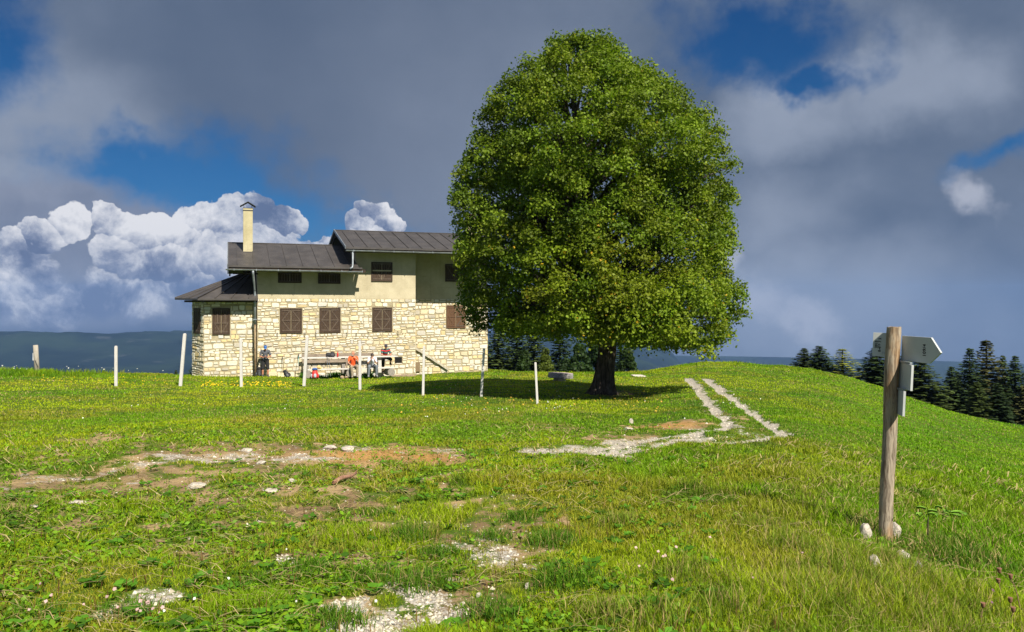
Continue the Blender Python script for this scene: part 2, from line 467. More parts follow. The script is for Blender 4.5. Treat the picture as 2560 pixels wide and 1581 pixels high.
# ------------------------------------------------------------------ the valley and slopes far below
def far_z(x, y):
    r = np.hypot(x, y); a = np.degrees(np.arctan2(x, y))
    b = np.interp(r, [200, 260, 420, 900, 2000, 3300, 4600, 6500, 9500], [-50, -62, -95, -190, -250, -230, -205, -215, -330])
    am = sstep(r, 700, 2600) * 110
    rid = 1 - np.abs(fbm(x / 1400, y / 1400, 5, 41) - .5) * 4
    b = b + am * (rid - .55) * .55 + (fbm(x / 260, y / 260, 3, 51) - .5) * 26 * sstep(r, 500, 1500)
    # the mountainside that fills the view at the left
    b = b + 120 * np.exp(-((a + 30) / 13) ** 2) * sstep(r, 2600, 4800) * (1 - sstep(r, 5200, 7500))
    ct = .019 + .034 * fbm(a / 4.5 + 30, r / 1800, 5, 57) + .040 * sstep(a, 5, 11) + .035 * sstep(a, 11, 14)
    cap = CAM_Z - ct * r * np.cos(np.radians(np.clip(a, -60, 60)))
    z = np.minimum(b, cap - 4)
    # a mountain added out of sight behind house and tree, for a taller haze
    z = z + (430 * np.exp(-((a + 9) / 4.6) ** 2) + 330 * np.exp(-((a - 6) / 4.2) ** 2)) * np.exp(-((r - 5200) / 900) ** 2) * (.85 + .3 * rid)
    return np.clip(z, -400, 160)
def build_far():
    m, nt, p = mat_new('far slopes')
    v = coord(nt)
    n = noise(nt, v, .0016, 6, .6); n2 = noise(nt, v, .009, 5, .6)
    c = mix(nt, n.sm(.42, .6), (.005, .013, .014), (.016, .030, .020))
    c = mix(nt, n2.sm(.6, .72) * .6, c, (.055, .065, .07))
    plug(nt, c, p.inputs['Base Color']); p.inputs['Roughness'].default_value = 1; p.inputs['Specular IOR Level'].default_value = 0
    ang = np.concatenate([np.arange(-180, -46, 5.0), np.arange(-46, 46, .35), np.arange(46, 180, 5.0)])
    a = np.radians(ang); rr = np.concatenate([[205, 225], np.geomspace(260, 6600, 190)])
    A, Rr = np.meshgrid(a, rr); x = Rr * np.sin(A); y = Rr * np.cos(A); z = far_z(x, y)
    nA, nR = len(a), len(rr)
    i, j = np.meshgrid(np.arange(nR - 1), np.arange(nA), indexing='ij'); j2 = (j + 1) % nA
    q = np.stack([i * nA + j, i * nA + j2, (i + 1) * nA + j2, (i + 1) * nA + j], -1).reshape(-1, 4)[:, ::-1]
    o = np_mesh('far_hills', np.stack([x, y, z], -1).reshape(-1, 3), q.ravel(), np.full(len(q), 4), m, smooth=True)
    tag(o, kind='structure')
build_far()
# ------------------------------------------------------------------ the stone mountain house
TH = 19.5
P0 = Vector((-13.3, 43.0, 0.0))
ex = Vector((math.cos(R(TH)), math.sin(R(TH)), 0)); ey = Vector((-math.sin(R(TH)), math.cos(R(TH)), 0))
def HW(s, t, z=0.0): return P0 + ex * s + ey * t + Vector((0, 0, z))
def s_of(X_, t):
    q = (X_ - CX) / F_PX; b = P0 + ey * t
    return (q * b.y - b.x) / (ex.x - ex.y * q)
def z_of(X_, Y_, t):
    w = HW(s_of(X_, t), t)
    return CAM_Z + (HOR - Y_) / F_PX * w.y
GH = -2.05   # ground level at the house

def m_stone():
    m, nt, p = mat_new('cream limestone')
    v = coord(nt); c = attr(nt, 'tint', 'Color')
    n = noise(nt, v, 9, 5, .65); n2 = noise(nt, v, 45, 4, .7)
    c = mix(nt, n2.sm(.5, .72) * .55, c, (.20, .17, .11))
    c = mix(nt, n.sm(.35, .65) * .35, c, (.56, .50, .36))
    big = noise(nt, v, .8, 5, .6); c = mix(nt, big.sm(.5, .75) * .45, c, (.34, .29, .20))
    plug(nt, c, p.inputs['Base Color']); p.inputs['Roughness'].default_value = .95; p.inputs['Specular IOR Level'].default_value = .2
    bump(nt, p, n * .6 + n2 * .4, .04, .9)
    return m
def m_mortar():
    m, nt, p = mat_new('ochre mortar')
    v = coord(nt); n = noise(nt, v, 3, 5, .6); n2 = noise(nt, v, 40, 4, .7)
    c = mix(nt, n.sm(.3, .7), (.32, .27, .16), (.45, .39, .26)); c = mix(nt, n2.sm(.5, .7) * .6, c, (.13, .10, .045))
    plug(nt, c, p.inputs['Base Color']); p.inputs['Roughness'].default_value = 1; p.inputs['Specular IOR Level'].default_value = .1
    bump(nt, p, n2, .03, .8); return m
def m_plaster(name='ochre plaster', a=(.42, .365, .24), b=(.53, .47, .32)):
    m, nt, p = mat_new(name)
    v = coord(nt); n = noise(nt, v, 1.2, 6, .6); n2 = noise(nt, v, 26, 5, .75); st = noise(nt, v, 5, 4, .6, stretch=(.25, .25, 1.6))
    dr = noise(nt, v, 3, 4, .6, stretch=(1.6, 1.6, .12), off=(3, 1, 0))
    c = mix(nt, n.sm(.3, .7), a, b)
    c = mix(nt, n2.sm(.55, .7) * .45, c, (.17, .14, .075))
    c = mix(nt, st.sm(.6, .72) * .35, c, (.25, .20, .11))
    c = mix(nt, dr.sm(.55, .8) * .35, c, (.18, .16, .11))
    plug(nt, c, p.inputs['Base Color']); p.inputs['Roughness'].default_value = 1; p.inputs['Specular IOR Level'].default_value = .1
    bump(nt, p, n2, .02, .8); return m
def m_wood(name, a, b, dark, axis=(6, 6, .5), rough=.8):
    m, nt, p = mat_new(name)
    v = coord(nt); g = noise(nt, v, 9, 6, .65, .4, stretch=axis); n = noise(nt, v, 2.2, 4, .6); f_ = noise(nt, v, 60, 3, .6, stretch=axis)
    c = mix(nt, g.sm(.3, .7), a, b); c = mix(nt, f_.sm(.55, .75) * .6, c, dark); c = mix(nt, n.sm(.55, .75) * .35, c, dark)
    plug(nt, c, p.inputs['Base Color']); p.inputs['Roughness'].default_value = rough; p.inputs['Specular IOR Level'].default_value = .3
    bump(nt, p, g * .5 + f_ * .5, .01, .7); return m
M_STONE, M_MORTAR, M_PLASTER = m_stone(), m_mortar(), m_plaster()
M_SHUT = m_wood('dark brown shutter wood', (.036, .021, .012), (.075, .047, .028), (.012, .007, .005), rough=.65)
M_SHUT2 = m_wood('red brown shutter wood', (.075, .036, .016), (.14, .075, .038), (.025, .012, .008), rough=.65)
M_BATTEN = m_wood('weathered shutter batten', (.06, .04, .027), (.13, .098, .07), (.03, .018, .012))
M_SOFFIT = m_wood('black brown eaves timber', (.022, .014, .010), (.05, .034, .022), (.01, .007, .005), axis=(1, 1, 1))
M_ZINC = simple('galvanised gutter', (.26, .29, .31), .5, .25, 3, metal=.35)
M_RUST = simple('rust stained pipe', (.24, .14, .07), .8, .4, 5, c2=(.30, .24, .13))
M_IRON = simple('black iron', (.02, .02, .02), .6, .2)
def m_roof():
    m, nt, p = mat_new('brown painted sheet roof')
    v = coord(nt); n = noise(nt, v, 1.5, 5, .6); n2 = noise(nt, v, 14, 4, .6); s_ = noise(nt, v, 3, 4, .6, stretch=(2.5, .3, .3))
    c = mix(nt, n.sm(.3, .7), (.043, .038, .034), (.070, .062, .056)); c = mix(nt, s_.sm(.55, .75) * .4, c, (.085, .065, .05))
    c = mix(nt, n2.sm(.6, .75) * .4, c, (.035, .028, .026))
    plug(nt, c, p.inputs['Base Color']); plug(nt, n2.sm(.3, .7, .42, .62), p.inputs['Roughness']); p.inputs['Specular IOR Level'].default_value = .5
    bump(nt, p, n * .7 + n2 * .3, .012, .5); return m
M_ROOF = m_roof()

house = empty('stone_house', HW(0, 0, GH), R(TH))
tag(house, 'pale stone mountain house with plastered upper walls, brown shutters and dark sheet metal roofs', 'house')
def hl(v): return (v[0], v[1], v[2] - GH)   # house coordinates -> under the house empty
class HB(MB):
    def build(s, name, mat, parent=house, **k):
        s.v = [hl(v) for v in s.v]
        return MB.build(s, name, mat, parent, **k)

# ---- windows first: the masonry leaves their openings free
WIN = []   # (s0, s1, z0, z1, t, style)
def win(X0, X1, Y0, Y1, t, style):
    s0, s1 = s_of(X0, t), s_of(X1, t); xm = (X0 + X1) / 2
    WIN.append((s0, s1, z_of(xm, Y1, t), z_of(xm, Y0, t), t, style))
TT = .25     # the round end stands a little back
RT = 1.5     # the recessed bay at the right
win(531, 575, 771, 836, TT, 0)
win(700, 755, 771, 832, 0, 1); win(799, 851, 770, 831, 0, 1); win(931, 980, 769, 828, 0, 2)
win(1116, 1163, 764, 820, RT, 3)
win(695, 754, 682, 707, 0, 4); win(795, 851, 684, 709, 0, 4); win(928, 981, 656, 703, 0, 5)
win(1113, 1162, 661, 704, RT, 5)

# ---- rubble masonry
def stones(frame, s0, s1, z0, z1, holes, seed):
    """coursed rubble on the plane frame(s, depth, z); returns verts, faces, tints"""
    rd = random.Random(seed); V, F, T = [], [], []
    z = z0; row = 0
    while z < z1 - .05:
        h = rd.choice((.10, .13, .16, .20, .24, .28, .31)); h = min(h, z1 - z)
        if z1 - z - h < .1: h = z1 - z
        s = s0 + (0 if row % 2 else -.12)
        while s < s1:
            w = h * rd.uniform(.75, 2.1) if h > .13 else rd.uniform(.16, .42)
            w = min(max(w, .14), .62)
            a, b = max(s, s0), min(s + w, s1)
            if s1 - b < .09: b = s1
            s += w
            if b - a < .07: continue
            cells = [(a, b, z, z + h)]
            if h > .22 and rd.random() < .22:
                k = z + h * rd.uniform(.4, .6); cells = [(a, b, z, k), (a, b, k, z + h)]
            for (a_, b_, c_, d_) in cells:
                mx, mz = (a_ + b_) / 2, (c_ + d_) / 2
                skip = False
                for (ha, hb, hc, hd) in holes:
                    if a_ < hb and b_ > ha and c_ < hd and d_ > hc:
                        # trim to the opening
                        opts = []
                        if a_ < ha - .07: opts.append((a_, ha, c_, d_))
                        if b_ > hb + .07: opts.append((hb, b_, c_, d_))
                        if not opts:
                            if c_ < hc - .06: opts.append((a_, b_, c_, hc))
                            elif d_ > hd + .06: opts.append((a_, b_, hd, d_))
                        if not opts: skip = True; break
                        a_, b_, c_, d_ = opts[0]
                if skip: continue
                wob = lambda q: .035 * math.sin(q * 2.1 + z * 5) + .02 * math.sin(q * 5.3 + z * 9)
                g = rd.uniform(.014, .030); W, H = b_ - a_ - 2 * g, d_ - c_ - 2 * g
                if W < .05 or H < .03: continue
                cx_, cz_ = (a_ + b_) / 2, (c_ + d_) / 2
                if z0 + .05 < cz_ < z1 - .3: cz_ += wob(cx_)
                out = rd.uniform(.012, .036); pts = []
                cut = rd.uniform(.12, .3)
                for (px, pz) in ((-1, -1 + cut * 1.3), (-1 + cut, -1), (1 - cut, -1), (1, -1 + cut * 1.3), (1, 1 - cut * 1.3), (1 - cut, 1), (-1 + cut, 1), (-1, 1 - cut * 1.3)):
                    jx, jz = rd.uniform(-.16, .06), rd.uniform(-.24, .08)
                    pts.append((cx_ + (px + math.copysign(jx, px) * (1 if jx > 0 else 1)) * W / 2 if False else cx_ + px * (1 + jx) * W / 2, cz_ + pz * (1 + jz) * H / 2))
                n0 = len(V)
                for q in pts: V.append(frame(q[0], .01, q[1]))
                for q in pts: V.append(frame(q[0], -out * .75, q[1]))
                k = 1 - .035 / max(W, .1); kz = 1 - .03 / max(H, .08)
                for q in pts: V.append(frame(cx_ + (q[0] - cx_) * k, -out * rd.uniform(.9, 1.1), cz_ + (q[1] - cz_) * kz))
                for r_ in (0, 8):
                    for j in range(8): F.append((n0 + r_ + j, n0 + r_ + (j + 1) % 8, n0 + r_ + 8 + (j + 1) % 8, n0 + r_ + 8 + j))
                F.append(tuple(n0 + 16 + j for j in range(8)))
                u = rd.random(); br = rd.uniform(.82, 1.14)
                base = (.72, .675, .54) if u < .5 else (.72, .62, .40) if u < .72 else (.70, .54, .26) if u < .82 else (.60, .585, .53) if u < .94 else (.46, .42, .34)
                T += [tuple(min(.8, c * br) for c in base)] * 24
        z += h; row += 1
    return V, F, T
def stone_mesh(name, parts, parent):
    V, F, T = [], [], []
    for v, f, t in parts:
        b = len(V); V += v; F += [tuple(i + b for i in q) for q in f]; T += t
    me = bpy.data.meshes.new(name); me.from_pydata([hl(v) for v in V], [], F)
    a = me.attributes.new('tint', 'FLOAT_COLOR', 'POINT')
    a.data.foreach_set('color', np.array([(*t, 1) for t in T], np.float32).ravel())
    me.materials.append(M_STONE)
    return link(bpy.data.objects.new(name, me), parent)

ZB = 2.14          # top of the stonework
S0, S1, S2, S3 = s_of(643, 0), s_of(889, 0), s_of(1039, 0), s_of(1219, RT)
DEP = 7.6
B_, C_ = (s_of(509, TT), TT), (s_of(509, TT) - .60, TT + 1.25)
D_ = (C_[0] + .1, C_[1] + 2.6)
bot = GH - 1.6
w = HB()
w.box((S0, 0, bot), (S2, DEP, ZB)); w.box((S2 - .01, RT, bot - .3), (S3, DEP + .3, ZB - .003))
poly = [(S0 + .02, TT), B_, C_, D_, (S0 + .02, TT + 6.2)]
n0 = len(w.v)
def prism(b, pl, z0, z1):
    n = len(pl); return b.add([(p[0], p[1], z0) for p in pl] + [(p[0], p[1], z1) for p in pl],
        [tuple(range(n))[::-1], tuple(range(n, 2 * n))] + [(i, (i + 1) % n, n + (i + 1) % n, n + i) for i in range(n)])
prism(w, poly, bot, 2.06)
wall = w.build('stone_wall', M_MORTAR)
vent = (s_of(987, 0), s_of(1005, 0), z_of(996, 908, 0), z_of(996, 893, 0))
hs = lambda t: [(a - .02, b + .02, c - .03, d + .02) for a, b, c, d, tt, st in WIN if tt == t] + ([vent] if t == 0 else [])
fr = lambda t0: (lambda s, d, z: (s, t0 + d, z))
def fr_side(A, B):
    L = math.hypot(B[0] - A[0], B[1] - A[1]); dx, dy = (B[0] - A[0]) / L, (B[1] - A[1]) / L
    return L, (lambda s, d, z: (A[0] + dx * s + dy * d * 1, A[1] + dy * s - dx * d * 1, z))
L1, f1 = fr_side(B_, C_)
L1b, f1b = (L1, lambda s, d, z: f1(s, -d, z))
L2, f2 = fr_side(C_, D_)
# the window of the slanting face
sw0, sw1, swz0, swz1 = .36, 1.16, z_of(492, 833, TT + .8), z_of(492, 771, TT + .8)
fside = lambda s, d, z: (S3 - d, RT + s, z)
stone_mesh('stonework', [stones(fr(0), S0, S2, GH - .5, ZB, hs(0), 3), stones(fr(RT), S2 + .02, S3, GH - .6, ZB + .03, hs(RT), 5),
    stones(fr(TT), B_[0], S0, GH - .5, 2.05, hs(TT), 8), stones(f1, 0, L1, GH - .6, 2.05, [(sw0, sw1, swz0, swz1)], 9),
    stones(f2, 0, L2, GH - .8, 2.05, [], 10), stones(fside, 0, 6.4, GH - .9, ZB, [], 12),
    stones(lambda s, d, z: (S2 - d, s, z), .02, RT, GH - .5, ZB, [], 14)], wall)
# plaster storeys
ZL, ZU = 3.98, 5.2
p = HB(); p.box((S0 + .004, .004, ZB), (S1 + .3, DEP - .02, ZL)); p.box((S1, .002, ZB + .002), (S2 - .004, DEP - .01, ZU)); p.box((S2 - .02, RT + .004, ZB), (S3 - .004, DEP + .28, ZU - .004))
upper = p.build('plaster_wall', M_PLASTER)
# a band of thin ledge on the upper wall
HB().box((S1 + .05, -.035, z_of(900, 678, 0)), (s_of(1000, 0), .0, z_of(900, 675, 0))).build('ledge', M_PLASTER)
HB().box((vent[0], -.004, vent[2]), (vent[1], .02, vent[3])).build('vent_hole', simple('dark recess', (.006, .005, .004), 1))

# ---- roofs
def roof_slab(b, s0, s1, te, ze, tr, zr, th=.10, rib=.62, ribs_from=None, tb=None, zb=None):
    """a pitched sheet roof: front eave (te, ze), ridge (tr, zr), back eave"""
    tb = tb if tb is not None else 2 * tr - te; zb = zb if zb is not None else ze
    pr = [(te, ze), (tr, zr), (tb, zb), (tb, zb - th), (tr, zr - th - .02), (te, ze - th)]
    b.add([(s0, t, z) for t, z in pr] + [(s1, t, z) for t, z in pr],
          [(0, 1, 7, 6), (1, 2, 8, 7), (2, 3, 9, 8), (3, 4, 10, 9), (4, 5, 11, 10), (5, 0, 6, 11), (0, 5, 4, 1), (1, 4, 3, 2), (6, 7, 10, 11), (7, 8, 9, 10)])
    s = s0 + rib * .55
    while s < s1 - .1:
        for (ta, za, tb_, zb_) in ((te, ze, tr, zr), (tb, zb, tr, zr)):
            a, c = Vector((s, ta, za + .015)), Vector((s, tb_, zb_ + .015))
            b.beam(a, c, .035, .05)
        s += rib
    b.box((s0 - .01, tr - .09, zr - .01), (s1 + .01, tr + .09, zr + .035))
LE, LRz, UE, URz = 3.86, 5.37, 4.95, 6.30
TE, TLR, TUR = -1.02, 3.7, 4.0
ls0 = s_of(570, TE)
us0 = s_of(866, TE) - .02
b = HB(); roof_slab(b, ls0, S1 + .02, TE, LE, TLR, LRz, rib=.83)
b.box((S1 + .02, TE, LE - .10), (S1 + .22, -.01, LE - .02))
low_roof = b.build('roof', M_ROOF); tag(low_roof, 'lower dark roof with the tall chimney')
b = HB(); roof_slab(b, us0, S3 + .8, TE, UE, TUR, URz, rib=.76); up_roof = b.build('roof', M_ROOF); tag(up_roof, 'higher dark roof running in behind the tree')
# end verges of light metal, eaves boards and rafters
for s_, te, ze, tr, zr in ((us0 - .03, TE, UE, TUR, URz), (ls0 - .03, TE, LE, TLR, LRz)):
    b = HB(); b.beam((s_, te - .02, ze - .03), (s_, tr, zr - .01), .035, .15); b.beam((s_, 2 * tr - te, ze - .03), (s_, tr, zr - .01), .035, .15); b.build('verge_trim', M_ZINC)
b = HB()
b.box((ls0 + .05, TE + .05, LE - .30), (S1 + .4, TE + .09, LE - .11)); b.box((us0 + .05, TE + .05, UE - .28), (S3 + .7, TE + .09, UE - .11))
for s0_, s1_, ze, tr, zr in ((ls0 + .1, S1, LE, TLR, LRz), (us0 + .1, S3 + .7, UE, TUR, URz)):
    s_ = s0_
    while s_ < s1_:
        b.beam((s_, TE + .1, ze - .19), (s_, tr, zr - .22), .09, .14); b.beam((s_, 2 * tr - TE - .1, ze - .19), (s_, tr, zr - .22), .09, .14); s_ += .83
# gable infill and purlins at the left end of the higher roof
b.add([(S1 + .02, 0.01, UE - .25), (S1 + .02, TUR, URz - .2), (S1 + .02, DEP - .02, UE - .2), (S1 + .12, 0.01, UE - .25), (S1 + .12, TUR, URz - .2), (S1 + .12, DEP - .02, UE - .2)],
      [(0, 1, 2), (3, 5, 4), (0, 3, 4, 1), (1, 4, 5, 2)])
for t_, z_ in ((.1, UE - .02), (TUR, URz - .25), (7.4, UE + .0)): b.box((us0 + .05, t_ - .08, z_ - .2), (S1 + .4, t_ + .08, z_ - .02))
for t_, z_ in ((.1, LE + .2), (TLR, LRz - .25)): b.box((ls0 + .05, t_ - .08, z_ - .2), (S0 + .4, t_ + .08, z_ - .02))
b.box((ls0 + .25, TE + .25, LE - .46), (ls0 + 1.5, TE + .35, LE - .38))
b.add([(S0 + .01, 0.01, LE - .05), (S0 + .01, TLR, LRz - .2), (S0 + .01, DEP - .02, LE - .05), (S0 + .12, 0.01, LE - .05), (S0 + .12, TLR, LRz - .2), (S0 + .12, DEP - .02, LE - .05)],
      [(0, 1, 2), (3, 5, 4), (0, 3, 4, 1), (1, 4, 5, 2)])
b.build('eaves_timber', M_SOFFIT)
def gutter(s0, s1, t, z, name='gutter', slope=.0):
    g = HB(); n = 8; L = []
    for s_ in (s0, s1):
        for r_ in (.075, .062):
            for j in range(n + 1):
                a = math.pi + math.pi * j / n; L.append((s_, t + r_ * math.cos(a), z + r_ * math.sin(a) + (slope if s_ == s1 else 0)))
    m_ = n + 1; F = []
    for j in range(n):
        F += [(j, j + 1, 2 * m_ + j + 1, 2 * m_ + j), (m_ + j, m_ + j + 1, 3 * m_ + j + 1, 3 * m_ + j)]
    F += [(0, m_, 3 * m_, 2 * m_), (n, m_ + n, 3 * m_ + n, 2 * m_ + n)]
    F += [tuple(range(m_)) , tuple(range(2 * m_, 3 * m_))]
    g.add(L, F, False)
    s_ = s0 + .4
    while s_ < s1: g.box((s_, t - .085, z - .085), (s_ + .03, t + .085, z + .01)); s_ += 1.1
    return g.build(name, M_ZINC)
gutter(ls0 - .12, s_of(906, TE - .08), TE - .09, LE - .20, slope=-.03)
gutter(us0 - .02, S3 + .85, TE - .09, UE - .17, slope=-.03)
# downpipes
g = HB(); sp = s_of(636, -.1)
g.tube([(sp - .1, TE - .08, LE - .27), (sp - .09, TE - .05, LE - .45), (sp + .02, -.12, LE - 1.25), (sp + .03, -.12, LE - 1.6), (sp + .03, -.12, .75)], .06, 10)
for z_ in (1.9, 1.0): g.box((sp - .06, -.2, z_), (sp + .12, -.0, z_ + .04))
dp = g.build('downpipe', M_ZINC)
g = HB(); g.tube([(sp + .03, -.12, .78), (sp + .05, -.12, GH - .3)], .055, 10); g.build('pipe_foot', M_RUST, dp)
g = HB(); sp2 = s_of(881, TE + .1)
g.tube([(sp2, TE - .06, UE - .22), (sp2, TE - .03, LE + .1), (sp2 - .03, TE - .06, LE - .02), (sp2 - .16, TE - .10, LE - .10)], .05, 10); g.build('downpipe', M_ZINC)

# ---- chimneys
def chimney(sx, t, zt, wd, zb, mt, cap=True):
    c = HB().box((sx - wd / 2, t - wd / 2, zb), (sx + wd / 2, t + wd / 2, zt)).build('chimney', mt, parent=low_roof if cap else up_roof)
    if cap:
        HB().box((sx - wd / 2 - .02, t - wd / 2 - .02, zt - .14), (sx + wd / 2 + .02, t + wd / 2 + .02, zt - .10)).box((sx - wd / 2 - .012, t - wd / 2 - .012, zt), (sx + wd / 2 + .012, t + wd / 2 + .012, zt + .02)).build('band', M_IRON)
        g = HB()
        for a in (-1, 1):
            g.beam((sx + a * .41, t, zt + .11), (sx, t, zt + .36), .62, .03, up=(0, 0, 1))
            for bb in (-1, 1): g.box((sx + a * wd * .42 - .01, t + bb * wd * .42 - .01, zt + .0), (sx + a * wd * .42 + .01, t + bb * wd * .42 + .01, zt + .19))
        g.build('cowl', M_IRON)
        f_ = HB(); f_.box((sx - wd / 2 - .12, t - wd / 2 - .16, zb + .02), (sx + wd / 2 + .14, t - wd / 2 + .0, zb + .26 - .13)).build('flashing', M_ROOF)
    else:
        HB().box((sx - wd / 2 - .05, t - wd / 2 - .05, zt), (sx + wd / 2 + .05, t + wd / 2 + .05, zt + .08)).build('chimney_cap', M_STONE2)
    return c
M_STONE2 = simple('brick red cap', (.38, .22, .15), .9, .3, 8)
M_PLAST2 = m_plaster('chimney plaster', (.40, .35, .20), (.50, .45, .28))
chimney(s_of(620, 1.8), 2.05, z_of(620, 521, 1.8), .50, 4.62, M_PLAST2)
chimney(s_of(1175, 3.4), 3.4, z_of(1175, 540, 3.4), .5, 5.9, M_PLAST2, cap=False)

# ---- roof of the round end
ap = (S0 + .01, 3.0, 3.86); E = [(S0 + .03, -.5), (s_of(494, -.5), -.5), (s_of(437, 2.1), 2.1), (s_of(437, 2.1) + .5, 5.2), (S0 + .03, 7.4)]
ZE = z_of(560, 747, -.5)
b = HB(); n = len(E)
zz = [ZE, ZE, ZE + .04, ZE + .05, ZE]
b.add([(x_, y_, z_) for (x_, y_), z_ in zip(E, zz)] + [ap] + [(x_, y_, z_ - .09) for (x_, y_), z_ in zip(E, zz)] + [(ap[0], ap[1], ap[2] - .1)],
      [(i, i + 1, n) for i in range(n - 1)] + [(i, i + 1, n + 2 + i, n + 1 + i) for i in range(n - 1)] + [(n + 1 + i, n + 2 + i, 2 * n + 1) for i in range(n - 1)])
for i in range(n - 1):
    for k in ((0, .35, .7) if i != 0 else (.16, .45, .72, 1.0)):
        a = Vector((*E[i], zz[i])).lerp(Vector((*E[i + 1], zz[i + 1])), k); q = Vector(ap)
        b.beam(a + Vector((0, 0, .02)), q + Vector((0, 0, .02)), .035, .055)
b.build('roof', M_ROOF)['label'] = 'low fan shaped roof over the rounded left end'
b = HB(); 
for i in range(n - 1):
    a, c = Vector((*E[i], ZE - .13)), Vector((*E[i + 1], ZE - .13)); cc = Vector((S0, 3, ZE - .13)); a = a.lerp(cc, .12); c = c.lerp(cc, .12); b.beam(a, c, .07, .1)
b.build('eaves_board', M_SOFFIT)

# ---- shutters
def shutter_window(s0, s1, z0, z1, t, style, frame_fn=None, label=None):
    f = frame_fn or (lambda s, d, z: (s, t + d, z))
    bx = lambda m, a, b_: m.add([f(*v) for v in ((a[0], a[1], a[2]), (b_[0], a[1], a[2]), (b_[0], b_[1], a[2]), (a[0], b_[1], a[2]), (a[0], a[1], b_[2]), (b_[0], a[1], b_[2]), (b_[0], b_[1], b_[2]), (a[0], b_[1], b_[2]))],
                      [(3, 2, 1, 0), (4, 5, 6, 7), (0, 1, 5, 4), (1, 2, 6, 5), (2, 3, 7, 6), (3, 0, 4, 7)])
    fw = .07; g = HB()
    bx(g, (s0, -.045, z1 - fw), (s1, .02, z1)); bx(g, (s0, -.06, z0 - .02), (s1, .02, z0 + fw)); bx(g, (s0, -.044, z0 + fw), (s0 + fw, .02, z1 - fw)); bx(g, (s1 - fw, -.044, z0 + fw), (s1, .02, z1 - fw))
    mt = M_SHUT2 if style == 3 else M_SHUT
    wf_ = g.build('window', mt)
    if label: wf_['label'] = label
    mid = (s0 + s1) / 2
    for k, (a, b_) in enumerate(((s0 + fw, mid - .008), (mid + .008, s1 - fw))):
        g = HB(); n_ = 4; wd = (b_ - a) / n_
        for i in range(n_): bx(g, (a + i * wd + .004, -.022, z0 + fw + .01), (a + (i + 1) * wd - .004, .01, z1 - fw - .01))
        sh = g.build('shutter', mt, wf_)
        g = HB()
        if style in (1, 2, 3, 0, 5):
            za, zb_, zm = z0 + fw + .05, z1 - fw - .05, (z0 + z1) / 2 - (.1 if style == 0 else 0)
            if style == 5: zm = za - .4
            r = .035
            for z_ in ((za, zm, zb_) if style != 5 else (za, zb_)): bx(g, (a + .02, -.042, z_ - r), (b_ - .02, -.021, z_ + r))
            def diag(pa, pb):
                A = Vector((pa[0], -.034, pa[1])); B = Vector((pb[0], -.034, pb[1])); d = (B - A).normalized(); nrm = Vector((-d.z, 0, d.x)) * .028
                vs = [f(*(A + nrm + Vector((0, e, 0)))) for e in (0, .013)] + [f(*(A - nrm + Vector((0, e, 0)))) for e in (0, .013)] + [f(*(B + nrm + Vector((0, e, 0)))) for e in (0, .013)] + [f(*(B - nrm + Vector((0, e, 0)))) for e in (0, .013)]
                g.add(vs, [(0, 2, 6, 4), (1, 5, 7, 3), (0, 1, 3, 2), (4, 6, 7, 5), (0, 4, 5, 1), (2, 3, 7, 6)])
            mid_ = (a + b_) / 2; in_, ou = (b_ - .05, a + .05) if k == 0 else (a + .05, b_ - .05)
            if style in (1, 2, 3):
                diag((ou, zm + .02), (in_, zb_ - .01)); diag((ou, zm - .02), (in_, za + .01))
            elif style == 0:
                diag((ou, zm - .02), (in_, za + .01)); bx(g, (mid_ - .03, -.0415, zm), (mid_ + .03, -.0215, zb_))
            else: diag((in_, za + .01), (ou, zb_ - .01))
        if g.v: g.build('batten', M_BATTEN if k or style != 3 else M_SHUT2, wf_)
    return wf_
labs = ['shutters half in the shade of the eaves of the rounded end', None, None, 'shutters with one greyed lower panel, above the right hand table end', 'reddish brown shutters beside the tree',
        'left narrow dark window under the lower roof', 'right narrow dark window under the lower roof', 'square dark shuttered window below the higher roof', 'dark upper window partly hidden by the tree']
for wv, lb in zip(WIN, labs): shutter_window(*wv, label=lb)
shutter_window(sw0, sw1, swz0, swz1, 0, 0, frame_fn=f1, label='narrow looking shuttered window on the slanting corner face')
# small iron hooks under the windows
for X_, Y_ in ((588, 835), (693, 832), (762, 832), (789, 832), (866, 832), (890, 833), (920, 830), (994, 829)):
    s_, z_ = s_of(X_, 0), z_of(X_, Y_, 0); g = HB(); g.tube([(s_, .0, z_), (s_, -.12, z_), (s_ + .02, -.14, z_ - .10), (s_, -.14, z_ - .22)], .012, 5); g.build('shutter_hook', M_IRON)
# lead line: side stair whose slabs climb the recessed wall
st = HB(); n_ = 7
sa, sb = s_of(1040, RT - .3), s_of(1122, RT - .3); za, zb = z_of(1040, 871, RT - .3), z_of(1122, 924, RT - .3)
for i in range(n_):
    k0, k1 = i / n_, (i + 1.02) / n_
    A = Vector((sa + (sb - sa) * k0, RT - .2, za + (zb - za) * k0)); B = Vector((sa + (sb - sa) * k1, RT - .2, za + (zb - za) * k1))
    st.beam(A + Vector((0, .14, .02 * (i % 2))), B + Vector((0, .14, 0)), .20, .13)
stair = st.build('stair_slab', simple('pale step stone', (.42, .38, .29), .9, .3, 6, bmp=.01)); stair['kind'] = 'thing' if False else ''
del stair['kind']; stair['label'] = 'sloping pale slabs stepping down the wall right of the table'
HB().box((s_of(1038, RT - .1), RT - .12, z_of(1044, 929, RT - .1)), (s_of(1050, RT - .1), RT - .02, z_of(1044, 906, RT - .1))).build('cellar_board', m_wood('grey brown board', (.16, .11, .06), (.24, .18, .11), (.06, .04, .02)))
